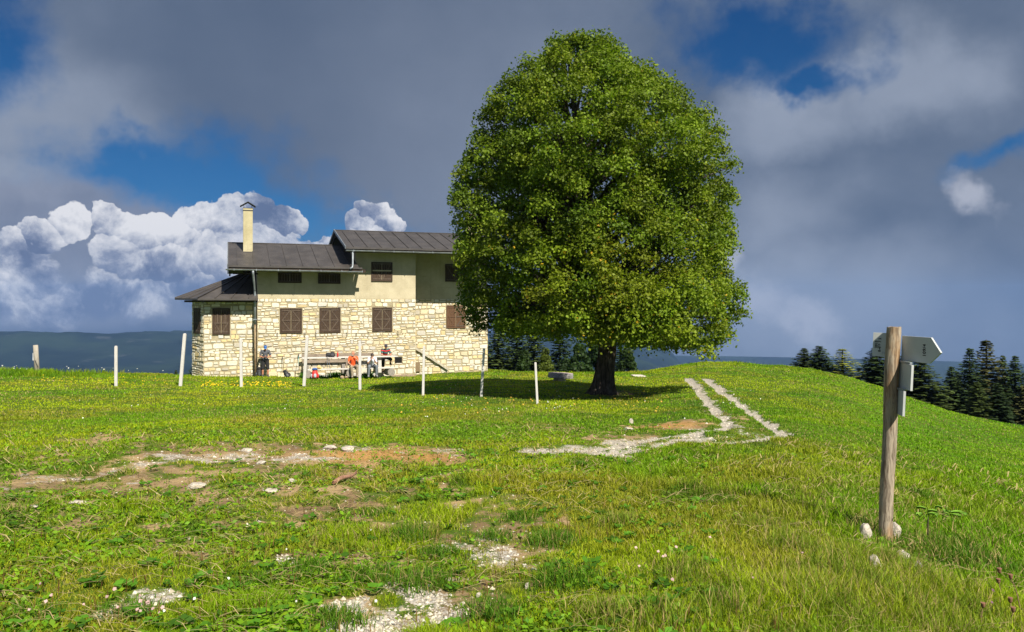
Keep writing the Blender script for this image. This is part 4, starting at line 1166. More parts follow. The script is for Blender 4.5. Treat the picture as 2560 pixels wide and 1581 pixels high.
def broadleaves():
    rg = np.random.default_rng(202)
    # plantain, clover and other flat leaves, mostly left and centre of the foreground
    N = 105000
    x, y, r = scatter(N, 3.6, 17, 36.5, rg, 1.05)
    gr, so, rut = masks(x, y)
    dens = sstep(fbm(x * 1.4, y * 1.4, 4, 15), .36, .60) * (1 - .8 * sstep(x / y, -.05, .35)) * (1 - np.clip(gr * 1.8, 0, 1)) * (1 - .5 * sstep(so, .1, .6)) * .8
    k = rg.random(N) < dens; x, y, r = x[k], y[k], r[k]; n = len(x)
    sz = rg.uniform(.012, .034, n) * (1 + .3 * sstep(r, 8, 16)); z = ground_z(x, y) + rg.uniform(.008, .05, n)
    Nn = rg.normal(size=(n, 3)) * .45 + np.array([0, -.15, 1.0])
    T = np.array([.120, .240, .008]) * rg.uniform(.45, 1.5, (n, 1)) + np.array([.06, .03, 0]) * (rg.random((n, 1)) ** 3)
    V = leaf_quads(np.stack([x, y, z], 1), Nn, sz, rg, 1.7)
    o = crown_mesh('clover_leaves', V, np.clip(T, 0, 1), None, M_LEAF); tag(o, kind='stuff')
    # larger rosettes
    Cs, Ns, Ss, Ts = [], [], [], []
    for i in range(420):
        a = math.radians(rg.uniform(-34, 14)); d = 4.2 + 7.5 * rg.random() ** 1.3; cx, cy = d * math.sin(a), d * math.cos(a)
        g_, s_, r_ = masks(np.array([cx]), np.array([cy]))
        if g_[0] > .3 or s_[0] > .5: continue
        m = int(rg.integers(5, 10)); a0 = rg.uniform(0, 6.28); L = rg.uniform(.03, .07)
        z0 = gz(cx, cy) + rg.uniform(.02, .05); tone = rg.uniform(.6, 1.3)
        for j in range(m):
            aa = a0 + j * 6.283 / m; Cs.append((cx + math.cos(aa) * L * .7, cy + math.sin(aa) * L * .7, z0 + rg.uniform(-.01, .02)))
            Ns.append((-math.cos(aa) * .4 + rg.normal() * .2, -math.sin(aa) * .4 + rg.normal() * .2, 1)); Ss.append(L * .75); Ts.append(np.array([.075, .19, .012]) * tone * rg.uniform(.7, 1.3))
    V = leaf_quads(np.array(Cs), np.array(Ns, float), np.array(Ss), rg, 1.6)
    o = crown_mesh('plantain_leaves', V, np.array(Ts), None, M_LEAF); tag(o, kind='stuff')
    # plantain spikes and thin dry stalks standing
    N = 2600; x, y, r = scatter(N, 3.8, 12, 34, rg, 1.01)
    k = fbm(x * 1.2, y * 1.2, 3, 55) > .52; x, y, r = x[k], y[k], r[k]; n = len(x)
    T = np.array([.17, .10, .03]) * rg.uniform(.5, 1.4, (n, 1))
    blades('plantain_spikes', x, y, r, rg.uniform(.06, .15, n), np.full(n, .007), rg.uniform(.0, .35, n), T, rg)

def straw():
    rg = np.random.default_rng(303); n = 5200
    x, y, r = scatter(n, 3.6, 15, 35, rg, 1.01)
    k = (fbm(x * .9, y * .9, 3, 66) > .46); x, y = x[k], y[k]; n = len(x)
    a = rg.normal(.1, .55, n) + np.pi * (rg.random(n) < .5); L = rg.uniform(.05, .24, n) * np.where(rg.random(n) < .05, 2.0, 1)
    z = ground_z(x, y) + rg.uniform(.02, .05, n); dz = rg.uniform(-.02, .05, n)
    w = np.maximum(.0022, np.hypot(x, y) * .0005)
    dx, dy = np.cos(a), np.sin(a); up = np.array([0, 0, 1])
    A = np.stack([x - dx * L / 2, y - dy * L / 2, z], 1); B = np.stack([x + dx * L / 2, y + dy * L / 2, z + dz], 1)
    S = np.stack([-dy * w, dx * w, 0 * w], 1); U = np.stack([0 * w, 0 * w, w * 1.4], 1)
    M_ = (A + B) / 2 + U * 4
    V = np.stack([A - S, A + S, M_ - S + U, M_ + S + U, B - S, B + S], 1).reshape(-1, 3)
    q = np.arange(n)[:, None] * 6; F = np.concatenate([q, q + 1, q + 3, q + 2, q + 2, q + 3, q + 5, q + 4], 1).ravel()
    T = np.array([.46, .36, .17]) * rg.uniform(.5, 1.2, (n, 1)); T = np.repeat(T, 6, 0)
    o = np_mesh('dry_straw', V, F, np.full(2 * n, 4), M_GRASS, {'tint': ('FLOAT_COLOR', np.concatenate([T, np.ones((len(T), 1))], 1))}); tag(o, kind='stuff')

def pebbles():
    rg = np.random.default_rng(404); N = 150000
    x, y, r = scatter(N, 3.8, 34, 30, rg, 1.1)
    gr, so, rut = masks(x, y); k = rg.random(N) < np.clip(gr * 1.2 - .25, 0, 1) * .9 + .035 * (so > .35); x, y, r, rut = x[k], y[k], r[k], rut[k]; n = len(x)
    s = (rg.lognormal(-4.75, .45, n)) * (1 + .7 * sstep(r, 9, 25)); z = ground_z(x, y) - .05 * rut
    base = np.array([[1, 0, 0], [.3, .95, 0], [-.8, .6, 0], [-.8, -.6, 0], [.3, -.95, 0], [.1, .1, .75], [-.1, .2, .7]])
    J = 1 + rg.normal(size=(n, 7, 3)) * .18; P = base[None] * J
    an = rg.uniform(0, 6.28, n); c, sn = np.cos(an)[:, None], np.sin(an)[:, None]
    Q = np.stack([P[:, :, 0] * c - P[:, :, 1] * sn, P[:, :, 0] * sn + P[:, :, 1] * c, P[:, :, 2]], 2) * s[:, None, None]
    V = (Q + np.stack([x, y, z - s * .08], 1)[:, None]).reshape(-1, 3)
    f = np.array([[0, 1, 5], [1, 2, 6], [1, 6, 5], [2, 3, 6], [3, 4, 5], [3, 5, 6], [4, 0, 5]]); F = (np.arange(n)[:, None, None] * 7 + f[None]).ravel()
    T = np.array([.54, .50, .42]) * rg.uniform(.45, 1.12, (n, 1)) * np.array([1, 1, 1]) - np.array([0, .02, .07]) * rg.random((n, 1)); T = np.repeat(T, 7, 0)
    m = bpy.data.materials.new('pebble'); m.use_nodes = True; p = m.node_tree.nodes['Principled BSDF']; plug(m.node_tree, attr(m.node_tree, 'tint', 'Color'), p.inputs['Base Color']); p.inputs['Roughness'].default_value = .9
    o = np_mesh('gravel', V, F, np.full(7 * n, 3), m, {'tint': ('FLOAT_COLOR', np.concatenate([T, np.ones((len(T), 1))], 1))}); tag(o, kind='stuff')

def wildflowers():
    rg = np.random.default_rng(505)
    P_, T_, S_ = [], [], []
    def put(n, X0, X1, Y0, Y1, colr, s, h=(.03, .09)):
        for i in range(n):
            g = ray_ground(rg.uniform(X0, X1) * DS, rg.uniform(Y0, Y1) * DS)
            if bool(inhouse(g.x, g.y)): continue
            P_.append((g.x, g.y, g.z + rg.uniform(*h))); T_.append(np.array(colr) * rg.uniform(.7, 1.1)); S_.append(s * rg.uniform(.6, 1.2))
    Y, W_, PK, OR = (.75, .55, .02), (.75, .75, .70), (.62, .42, .40), (.62, .40, .06)
    put(120, 480, 700, 915, 926, Y, .07); put(70, 100, 1900, 905, 1010, W_, .03); put(150, 950, 1600, 905, 990, OR, .05, (.02, .05)); put(45, 1000, 1550, 905, 985, W_, .03)
    put(60, 100, 420, 900, 925, Y, .05); put(18, -20, 480, 880, 900, W_, .07, (.15, .35))
    put(18, 60, 420, 1440, 1505, PK, .024, (.07, .12)); put(8, 100, 900, 1280, 1500, W_, .018); put(3, 2350, 2400, 1400, 1500, (.30, .12, .25), .02, (.1, .2)); put(10, 1500, 2000, 1300, 1480, PK, .022, (.06, .12))
    n = len(P_); V = leaf_quads(np.array(P_), np.stack([rg.normal(size=n) * .3, rg.normal(size=n) * .3 - .5, np.ones(n)], 1), np.array(S_), rg, 1.0)
    C2 = np.array(P_) + np.array([0, 0, .004]); V2 = leaf_quads(C2, np.stack([rg.normal(size=n) * .3, rg.normal(size=n) * .3 - .9, np.ones(n)], 1), np.array(S_), rg, 1.0)
    o = crown_mesh('wildflowers', np.concatenate([V, V2]), np.concatenate([T_, T_]), None, M_GRASS); tag(o, kind='stuff')
SIGN = ray_ground(2213, 1352)
meadow(); broadleaves(); straw(); pebbles(); wildflowers()
# ------------------------------------------------------------------ stakes, signpost, stones
M_GREYWOOD = m_wood('silvered timber', (.30, .27, .23), (.44, .41, .36), (.12, .10, .08), axis=(5, 5, .6))
M_STAKE = m_wood('whitish stake wood', (.50, .48, .44), (.64, .62, .58), (.30, .27, .23), axis=(5, 5, .5))
M_POST = m_wood('old grey post wood', (.26, .23, .18), (.40, .37, .31), (.12, .10, .07), axis=(5, 5, .5))
def stake(Xb, Yb, Xt, Yt, wpx, label, mat=None, rnd=False, name='fence_post'):
    g = ray_ground(Xb, Yb); d = g.y; w = wpx / F_PX * d
    top = Vector(((Xt - CX) / F_PX * d, d, CAM_Z - (Yt - HOR) / F_PX * d)) - g
    root = MB(); k = Vector((top.x, 0, top.z)); a = -k * .18
    if rnd: root.tube([a, k * .5, k], [w * .56, w * .5, w * .48], 9)
    else:
        root.beam(a, k - Vector((0, 0, w * .3)), w, w * .7, up=(0, 1, 0)); root.beam(k - Vector((0, 0, w * .3)), k, w * .8, w * .5, up=(0, 1, 0))
    o = root.build(name, mat or M_STAKE, None, loc=g, bevel=0 if rnd else .006)
    o.rotation_euler = (0, 0, 0)
    return tag(o, label, 'fence post', 'thin fence posts across the meadow'), g
p1, g1 = stake(93, 934, 89, 863, 12, 'thick old grey post standing alone at the far left, with a small metal bracket', M_POST, True)
b = MB().box((-.20, -.03, .62), (-.14, .03, .98)); b.build('bracket', simple('white metal', (.6, .6, .6), .4), p1)
MB().tube([(-.02, -.15, .65), (.14, -.16, .30)], .012, 6).build('wire', M_IRON, p1)
stake(290, 966, 290, 865, 6.6, 'straight pale stake between the old grey post and the tall leaning one')
stake(451, 966, 462, 834, 7.4, 'tallest pale stake, leaning right, left of the house')
stake(603.5, 968, 602, 847, 6.4, 'upright pale stake in front of the left end of the house')
stake(760, 966, 768, 842, 7.0, 'pale stake leaning right before the left end of the picnic table')
stake(900, 976, 899.5, 852, 6.4, 'upright pale stake in front of the seated people')
stake(1057.6, 989, 1060, 865, 6.0, 'pale stake in front of the sloping stair slabs')
stake(1203, 993, 1210, 871, 6.2, 'pale stake leaning right at the right corner of the house')
stake(1343.5, 1011, 1338.5, 906, 5.6, 'shortest pale stake, leaning left, between the house and the big tree')

# ---- the waymark post
def m_signpost():
    m, nt, p = mat_new('weathered round post')
    v = coord(nt); x, y, z = sepxyz(nt, v)
    w = noise(nt, v, 3.2, 3, .5, out=1); mp = nt.nodes.new('ShaderNodeVectorMath'); mp.operation = 'MULTIPLY_ADD'
    nt.links.new(w.k, mp.inputs[0]); mp.inputs[1].default_value = (.10, .10, .05); nt.links.new(v.k, mp.inputs[2]); vv = X(nt, mp.outputs[0])
    g = noise(nt, vv, 34, 5, .6, .3, stretch=(1.6, 1.6, .09)); g2 = noise(nt, vv, 80, 4, .6, stretch=(1.5, 1.5, .05)); big = noise(nt, v, 3.0, 4, .6, stretch=(1.5, 1.5, .6))
    c = mix(nt, g.sm(.38, .62), (.17, .135, .095), (.36, .30, .22)); c = mix(nt, big.sm(.46, .62) * .75, c, mix(nt, g.sm(.4, .6), (.19, .105, .045), (.37, .235, .12)))
    c = mix(nt, g2.sm(.58, .72) * .75, c, (.07, .045, .025)); c = mix(nt, noise(nt, vv, 12, 3, .5, stretch=(2, 2, .12), off=(3, 3, 3)).sm(.62, .70) * .7, c, (.08, .05, .03))
    plug(nt, c, p.inputs['Base Color']); p.inputs['Roughness'].default_value = .85; p.inputs['Specular IOR Level'].default_value = .25
    bump(nt, p, g * .5 + g2 * .5, .006, .9); return m
def signpost():
    base = SIGN; d0 = base.y
    root = empty('signpost', base); tag(root, 'weathered round wooden waymark post with pale plates in the right foreground', 'signpost')
    L = lambda X_, Y_, d: at(X_, Y_, d) - base
    top = L(2234, 818, d0); r0, r1 = 16.2 / F_PX * d0, 17.0 / F_PX * d0
    b = MB(); n = 30; V_, F_ = [], []; K = 40; rr = random.Random(4)
    low = Vector((0, 0, 0)) - top * .18
    for i in range(K + 1):
        t = i / K; c = low.lerp(top, t); r = r0 + (r1 - r0) * t
        if t > .985: r *= .96
        for j in range(n):
            a = 2 * math.pi * j / n
            q = r * (1 + .018 * math.sin(a * 3 + t * 4) + .010 * math.sin(a * 9 + t * 2) + .008 * math.sin(t * 60 + a * 2))
            V_.append((c.x + math.cos(a) * q + .004 * math.sin(t * 14), c.y + math.sin(a) * q, c.z + (.004 * math.sin(a * 5) if i == K else 0)))
    for i in range(K):
        for j in range(n): F_.append((i * n + j, i * n + (j + 1) % n, (i + 1) * n + (j + 1) % n, (i + 1) * n + j))
    b.add(V_, F_, True); b.add([V_[K * n + j] for j in range(n)], [tuple(range(n))])
    post = b.build('post', m_signpost(), root, fix=False)
    # knots and the bolt hole on the weathered face
    mk = simple('dark knot', (.05, .03, .018), .9, .3, 60); kb = MB()
    def knot(X_, Y_, w_, h_, nm='knot', mt=mk):
        t = 1 - (Y_ - 818) / (1352 - 818); c = top * t; u = at(X_, Y_, d0) - base
        dx = u.x - c.x; R_ = r0; dy = -math.sqrt(max(R_ * R_ - dx * dx, 1e-6)) - .0015
        q = MB(); vs = []
        for j in range(12):
            a = 2 * math.pi * j / 12; vx = dx + math.cos(a) * w_; vy = -math.sqrt(max(R_ * R_ - min(abs(vx), R_ * .99) ** 2, 1e-6)) - .0012
            vs.append((c.x + vx, vy, u.z + math.sin(a) * h_))
        q.add(vs, [tuple(range(12))]); ctr = sum((Vector(v) for v in vs), Vector()) / 12
        q.v = [tuple(ctr + (Vector(v) - ctr)) for v in q.v] ; q.add([tuple(Vector(v) + Vector((0, .006, 0))) for v in vs], [tuple(range(12))[::-1]])
        q.build(nm, mt, post)
    knot(2223, 1007, .0075, .0085, 'bolt_hole', simple('hole black', (.004, .003, .003), 1))
    for a in ((2214, 1150, .006, .008), (2234, 1147, .006, .010), (2206, 1299, .006, .008), (2226, 1296, .007, .013), (2241, 862, .008, .014)): knot(*a)
    M_PL = simple('pale grey plate', (.44, .455, .44), .5, .07, 5, bmp=.001); M_INK = simple('black lettering', (.012, .012, .012), .6, .1); M_BLUE = simple('blue marker', (.05, .12, .28), .6, .1)
    M_EDGE = simple('plate edge wood', (.50, .42, .36), .7, .2, 20)
    def plate(cs, th, label):
        """cs: front face corners; a real board of thickness th behind them"""
        cs = [Vector(c) for c in cs]; nrm = (cs[1] - cs[0]).cross(cs[-1] - cs[0]).normalized()
        if nrm.y > 0: nrm = -nrm
        n = len(cs); q = MB(); bk = [c - nrm * th for c in cs]
        q.add(cs, [tuple(range(n))]); q.add(cs + bk, [tuple(range(n, 2 * n))[::-1]] + [(i, (i + 1) % n, n + (i + 1) % n, n + i) for i in range(n)])
        o = q.build('sign_plate', M_PL, root, bevel=0); o['label'] = label
        return o, nrm, cs
    def write(par, txt, O, e1, nrm, cx, cy, size, mat, e2):
        cu = bpy.data.curves.new('txt', 'FONT'); cu.body = txt; cu.size = size; cu.align_x = 'CENTER'; cu.align_y = 'CENTER'; cu.extrude = .0006; cu.offset = .0016; cu.space_character = 1.12
        tmp = bpy.data.objects.new('txt', cu); col.objects.link(tmp); dg = bpy.context.evaluated_depsgraph_get()
        me = bpy.data.meshes.new_from_object(tmp.evaluated_get(dg)); bpy.data.objects.remove(tmp); bpy.data.curves.remove(cu)
        Mx = Matrix((e2, -e1, nrm)).transposed().to_4x4(); Mx.translation = O + e1 * cx + e2 * cy + nrm * .0016
        me.transform(Mx); me.materials.clear(); me.materials.append(mat)
        o = bpy.data.objects.new('lettering', me); link(o, par); return o
    dA = d0 + .03
    def frame_of(cs, iL, iT):
        e1 = (cs[iT] - cs[iL]).normalized(); up = cs[iL] - cs[-1]; e2 = (up - e1 * up.dot(e1)).normalized(); return e1, e2
    # right hand arrow
    dS, dT_ = d0 - .02, d0 - .40
    depth = lambda X_: dS + (dT_ - dS) * (X_ - 2253) / (2352 - 2253)
    cs = [L(X_, Y_, depth(X_)) for X_, Y_ in ((2255.6, 839.9), (2327.5, 844.6), (2351.9, 882.6), (2323.3, 909.5), (2252.4, 900.6))]
    o, nm, cs = plate(cs, .018, 'large arrow shaped plate pointing right')
    e1 = (cs[1] - cs[0]).normalized(); e2 = (-nm).cross(e1).normalized(); e2 = e2 if e2.z > 0 else -e2
    loc = lambda X_, Y_, dd: L(X_, Y_, dd)
    write(o, '109/4', loc(2311.5, 876.5, depth(2311.5)), e1, nm, 0, 0, .041, M_INK, e2)
    # left tail plate, its post side hidden behind the post
    cs2 = [L(X_, Y_, d0 + .13 - .0018 * (X_ - 2182)) for X_, Y_ in ((2183.6, 831.4), (2226, 833.8), (2222, 893.8), (2180.4, 890))]
    o2, nm2, cs2 = plate(cs2, .018, 'tail plate left of the post reading 2015')
    f1_ = (cs2[1] - cs2[0]).normalized(); f2_ = (-nm2).cross(f1_).normalized(); f2_ = f2_ if f2_.z > 0 else -f2_
    dd = lambda X_: d0 + .13 - .0018 * (X_ - 2182)
    write(o2, '2015', loc(2191, 861, dd(2191)), f1_, nm2, 0, 0, .030, M_INK, f2_)
    write(o2, '0-433 7 2', loc(2199.5, 862.5, dd(2199.5)), f1_, nm2, 0, 0, .0275, M_INK, f2_)
    q = MB(); pts = [loc(2205, 886, dd(2205)), loc(2207, 880, dd(2207)), loc(2210, 881, dd(2210)), loc(2210.5, 885, dd(2210)), loc(2212, 882, dd(2212))]
    q.tube([p_ + nm2 * .0015 for p_ in pts], .0013, 5); q.build('scribble', M_BLUE, o2)
    # two smaller plates turned towards the photographer
    for cs_, lab, sz, tx in ((((2250.7, 904.9, .0), (2284.8, 913.8, -.27), (2281.4, 977.9, -.27), (2248, 967.3, .0)), 'upper of the two narrow plates below the arrow', .030, (('0-433 7 2', 0.66), ('2015', .86), ("8'", .38))),
                             (((2246, 973.7, .0), (2265, 979, -.24), (2262, 1041.4, -.24), (2244, 1034, .0)), 'lowest narrow plate on the post', .029, (('0-433 7 2', .55), ('2015', .84)))):
        c3 = [L(X_, Y_, d0 + .02 + dz) for X_, Y_, dz in cs_]
        o3, n3, c3 = plate(c3, .018, lab)
        g1_ = (c3[1] - c3[0]); wl_ = g1_.length; g1_ = g1_.normalized(); g2_ = (-n3).cross(g1_).normalized(); g2_ = g2_ if g2_.z > 0 else -g2_
        mid = lambda k: (c3[0].lerp(c3[1], k) + c3[3].lerp(c3[2], k)) / 2
        for t_, k in tx: write(o3, t_, mid(k) + (g2_ * -.06 if t_ == "8'" else Vector()), g1_, n3, 0, 0, sz, M_INK, g2_)
        q = MB(); q.beam(c3[0] + Vector((-.03, .01, .012)), c3[0].lerp(c3[1], .85) + Vector((0, .01, .012)), .02, .014); q.build('bracket', M_ZINC, root)
signpost()

# ---- stones
def m_rock(nm, c):
    m, nt, p = mat_new(nm); v = coord(nt); n = noise(nt, v, 14, 6, .65); n2 = noise(nt, v, 60, 4, .7)
    k = mix(nt, n.sm(.3, .7), tuple(a * .62 for a in c), c); k = mix(nt, n2.sm(.6, .75) * .5, k, (.12, .10, .07)); plug(nt, k, p.inputs['Base Color']); p.inputs['Roughness'].default_value = .95
    bump(nt, p, n * .6 + n2 * .4, .03, .9); return m
M_ROCK = m_rock('pale limestone', (.54, .48, .39)); M_ROCKB = m_rock('tan stone', (.42, .31, .19))
def rock(loc, sx, sy, sz, seed, label, mat=None, group='pale stones in the meadow', name='rock'):
    import bmesh
    rr = random.Random(seed); bm = bmesh.new(); bmesh.ops.create_icosphere(bm, subdivisions=3, radius=1)
    pl = [(Vector((rr.gauss(0, 1), rr.gauss(0, 1), rr.gauss(.3, 1))).normalized(), rr.uniform(.55, .9)) for _ in range(9)]
    for v in bm.verts:
        d = v.co.normalized(); r = 1.0
        for n_, h in pl:
            k = d.dot(n_)
            if k > .05: r = min(r, h / k)
        r *= 1 + .06 * math.sin(d.x * 9 + seed) * math.sin(d.y * 8) + .03 * math.sin(d.z * 21 + d.x * 13)
        v.co = Vector((d.x * sx, d.y * sy, d.z * sz)) * r
    me = bpy.data.meshes.new(name); bm.to_mesh(me); bm.free(); me.materials.append(mat or M_ROCK)
    o = bpy.data.objects.new(name, me); o.location = loc; o.rotation_euler = (rr.uniform(-.15, .15), rr.uniform(-.15, .15), rr.uniform(0, 6.28)); link(o)
    return tag(o, label, 'stone', group)
def rock_px(X_, Y_, w, h, label, seed, sy=None, mat=None, sink=.3, ds=True):
    k = DS if ds else 1; g = ray_ground(X_ * k, Y_ * k); sc = g.y / F_PX * k
    rock(g + Vector((0, 0, h * sc * (.5 - sink) + (.015 if X_ > 2000 else .012))), w * sc / 2, (sy or w * .7) * sc / 2, h * sc, seed, label, mat)
rock_px(2068, 1286, 66, 28, 'rough pale stone wedged against the left foot of the signpost', 1)
rock_px(2136, 1290, 38, 32, 'small pale stone at the right foot of the signpost', 2)
rock_px(2093, 1366, 60, 28, 'rounded pale stone in the long grass below the signpost', 3)
rock_px(2192, 1374, 24, 28, 'little pale stone peeping out of the grass right of the signpost', 4)
rock_px(2160, 1336, 40, 14, 'flat pale stone hidden in grass between the two lower ones', 5)
rock_px(466, 1168, 52, 10, 'largest flat white stone in the worn ground at the left', 6, 36)
rock_px(185, 1206, 44, 6, 'flat white slab at the left edge of the worn ground', 7, 30)
rock_px(82, 1216, 28, 5, 'small white slab left of a larger one near the left edge', 8, 22)
rock_px(645, 1176, 40, 5, 'thin white slab right of the largest white stone', 9, 26)
rock_px(700, 1153, 24, 5, 'small pale stone above the thin white slab', 10, 20)
rock_px(790, 1075, 34, 8, 'white stone in the orange soil, left one of the pair', 11, 40)
rock_px(833, 1078, 40, 9, 'white stone in the orange soil, right one of the pair', 12, 44)
rock_px(625, 1111, 26, 6, 'yellowish stone at the left end of the orange soil', 13, 30)
rock_px(590, 1080, 26, 6, 'pale stone on the upper rim of the worn ground', 14, 30)
rock_px(1502, 1030, 26, 6, 'white stone left of the orange bank beside the track', 15, 30)
rock_px(1508, 1013, 10, 10, 'small upright white stone on the bank beside the track', 16, 12)
rock_px(1528, 901, 22, 4, 'flat white stone right of the big trunk', 17, 60)
rock_px(1260, 1408, 12, 11, 'egg sized pale stone at the right of the gravel patch', 18, 10)
rock_px(1144, 1429, 16, 8, 'pale stone at the lower end of the gravel patch', 19, 12)

def millstone():
    g = ray_ground(1401, 953); sc = g.y / F_PX; r = 31.5 * sc; h = 13 * sc
    b = MB(); n = 44; V_, F_ = [], []; rr = random.Random(9)
    lv = [(0, .0, .97), (.06, .0, 1.0), (.5, 0, 1.0), (.92, 0, .99), (1.0, 0, .95)]
    for t, _, k in lv:
        for j in range(n):
            a = 2 * math.pi * j / n; q = r * k * (1 + rr.uniform(-.018, .018)); V_.append((math.cos(a) * q, math.sin(a) * q, .13 + h * t + rr.uniform(-.006, .006)))
    for i in range(len(lv) - 1):
        for j in range(n): F_.append((i * n + j, i * n + (j + 1) % n, (i + 1) * n + (j + 1) % n, (i + 1) * n + j))
    c0 = len(V_); V_.append((0, 0, .13 + h * 1.02)); V_.append((0, 0, .13))
    for j in range(n): F_.append(((len(lv) - 1) * n + j, (len(lv) - 1) * n + (j + 1) % n, c0)); F_.append(((j + 1) % n, j, c0 + 1))
    b.add(V_, F_); m, nt, p = mat_new('rough pinkish concrete'); v = coord(nt); n1 = noise(nt, v, 18, 5, .7); n2 = noise(nt, v, 50, 3, .7); x, y, z = sepxyz(nt, v)
    c = mix(nt, n1.sm(.35, .65), (.17, .16, .15), (.36, .34, .33)); c = mix(nt, n2.sm(.5, .7) * .5, c, (.08, .08, .075)); c = mix(nt, z.sm(.13 + h * .93, .13 + h * 1.0) * .6, c, (.42, .30, .27)); plug(nt, c, p.inputs['Base Color']); p.inputs['Roughness'].default_value = .95; bump(nt, p, n1 * .6 + n2 * .4, .04, .9)
    root = empty('round_stone_slab', g); tag(root, 'round thick stone slab lying on supports in the grass left of the big trunk', 'stone slab'); root.rotation_euler = (R(-2), R(3), 0)
    b.build('slab', m, root); q = MB().box((-.1, -.42, -.15), (.22, -.15, .14)); q.box((-.3, .0, -.15), (.1, .3, .14)); q2 = q.build('support', M_ROCK, root, bevel=.02)
millstone()
def stick():
    a, c = ray_ground(797 * DS, 1161 * DS), ray_ground(852 * DS, 1146 * DS)
    b = MB(); m_ = (a + c) / 2; pts = [a - m_ + Vector((0, 0, .03)), (a - m_) * .3 + Vector((0, 0, .06)), (c - m_) * .5 + Vector((0, 0, .05)), c - m_ + Vector((0, 0, .07))]
    b.tube(pts, [.022, .025, .02, .012], 8); b.tube([(c - m_) * .6 + Vector((0, 0, .05)), (c - m_) * .75 + Vector((.03, .06, .1))], [.01, .005], 6)
    o = b.build('stick', simple('reddish bark', (.25, .13, .08), .9, .3, 30), loc=m_); tag(o, 'reddish brown dead branch lying on the worn ground', 'stick')
stick()

# dried thistles at the right edge, a dark seed stem, and large pale leaves
def dry_stem(X_, Y_, Yt, lean, label, heads=1):
    g = ray_ground(X_ * DS, Y_ * DS); h = (Y_ - Yt) * DS / F_PX * g.y
    root = empty('thistle', g); b = MB(); pts = [Vector((lean * h * t * t, 0, h * t)) for t in (0, .3, .6, .85, 1)]; b.tube(pts, [.004, .0035, .003, .0025, .002], 6)
    tips = [pts[-1]]
    for i in range(heads - 1):
        q = pts[2] if i else pts[3]; e = q + Vector((random.uniform(-.08, .08), random.uniform(-.04, .04), .07 + .03 * i)); b.tube([q, e], [.002, .0015], 5); tips.append(e)
    b.build('stem', simple('dry stem', (.24, .15, .08), .9, .3), root)
    for t_ in tips:
        q = MB(); q.tube([t_ - Vector((0, 0, .012)), t_, t_ + Vector((0, 0, .014)), t_ + Vector((0, 0, .022))], [.005, .013, .012, .016], 8); q.build('seed_head', simple('brown seed head', (.19, .09, .05), .9, .4, 80), root)
    tag(root, label, 'thistle', 'dried thistles at the right edge')
dry_stem(2440, 1478, 1382, -.25, 'tallest dried thistle, its stem curving left at the right edge', 2)
dry_stem(2418, 1500, 1460, .1, 'short dark dried thistle near the bottom right corner', 2)
dry_stem(2394, 1440, 1392, -.15, 'slender dried thistle left of the tallest one')
dry_stem(2345, 1500, 1450, .1, 'lowest dried thistle left of the bottom right corner')
def dark_spike():
    g = ray_ground(2217 * DS, 1310 * DS); o = MB().tube([(0, 0, 0), (.003, 0, .10), (.004, 0, .13), (.006, 0, .24), (.006, 0, .27)], [.002, .002, .006, .006, .002], 7).build('seed_stem', simple('dark seed', (.05, .035, .02), .9), loc=g)
    tag(o, 'dark upright seed stem standing right of the signpost', 'seed stem')
dark_spike()
def dock(X_, Y_, k, label):
    rg = np.random.default_rng(int(X_)); g = ray_ground(X_ * DS, Y_ * DS); m = 6
    C_ = [(rg.uniform(-.10, .10) * k, rg.uniform(-.12, .12), .05 + rg.uniform(0, .05)) for _ in range(m)]; b = MB(); V_ = []
    for c in C_:
        a = rg.uniform(0, 6.28); L_, w_ = .05 * k, .028 * k; n_ = Vector((math.cos(a), math.sin(a), 0)); s_ = Vector((-n_.y, n_.x, 0)); q = []
        for t, ww in ((0, .2), (.25, .9), (.55, 1), (.8, .7), (1, .05)):
            for sg in (-1, 0, 1): q.append(Vector(c) + n_ * (t - .5) * 2 * L_ + s_ * ww * w_ * sg + Vector((0, 0, .02 * abs(sg) - .05 * (t - .5) ** 2)))
        i0 = len(V_); F_ = [(r_ * 3 + j, r_ * 3 + j + 1, r_ * 3 + 4 + j, r_ * 3 + 3 + j) for r_ in range(4) for j in range(2)]; b.add(q, F_, True)
        b.tube([(0, 0, 0), Vector(c) - n_ * L_], .003, 5)
    o = b.build('dock_plant', simple('bright leaf', (.14, .28, .02), .5, .25, 12), loc=g, fix=False); tag(o, label, 'plant', 'broad leaved plants right of the signpost')
dock(2210, 1243, .9, 'small broad leaved plant nearest to the right of the signpost'); dock(2248, 1240, .7, 'broad leaved plant in the middle of the row of three'); dock(2290, 1254, 1.3, 'largest broad leaved plant, furthest right of the signpost')

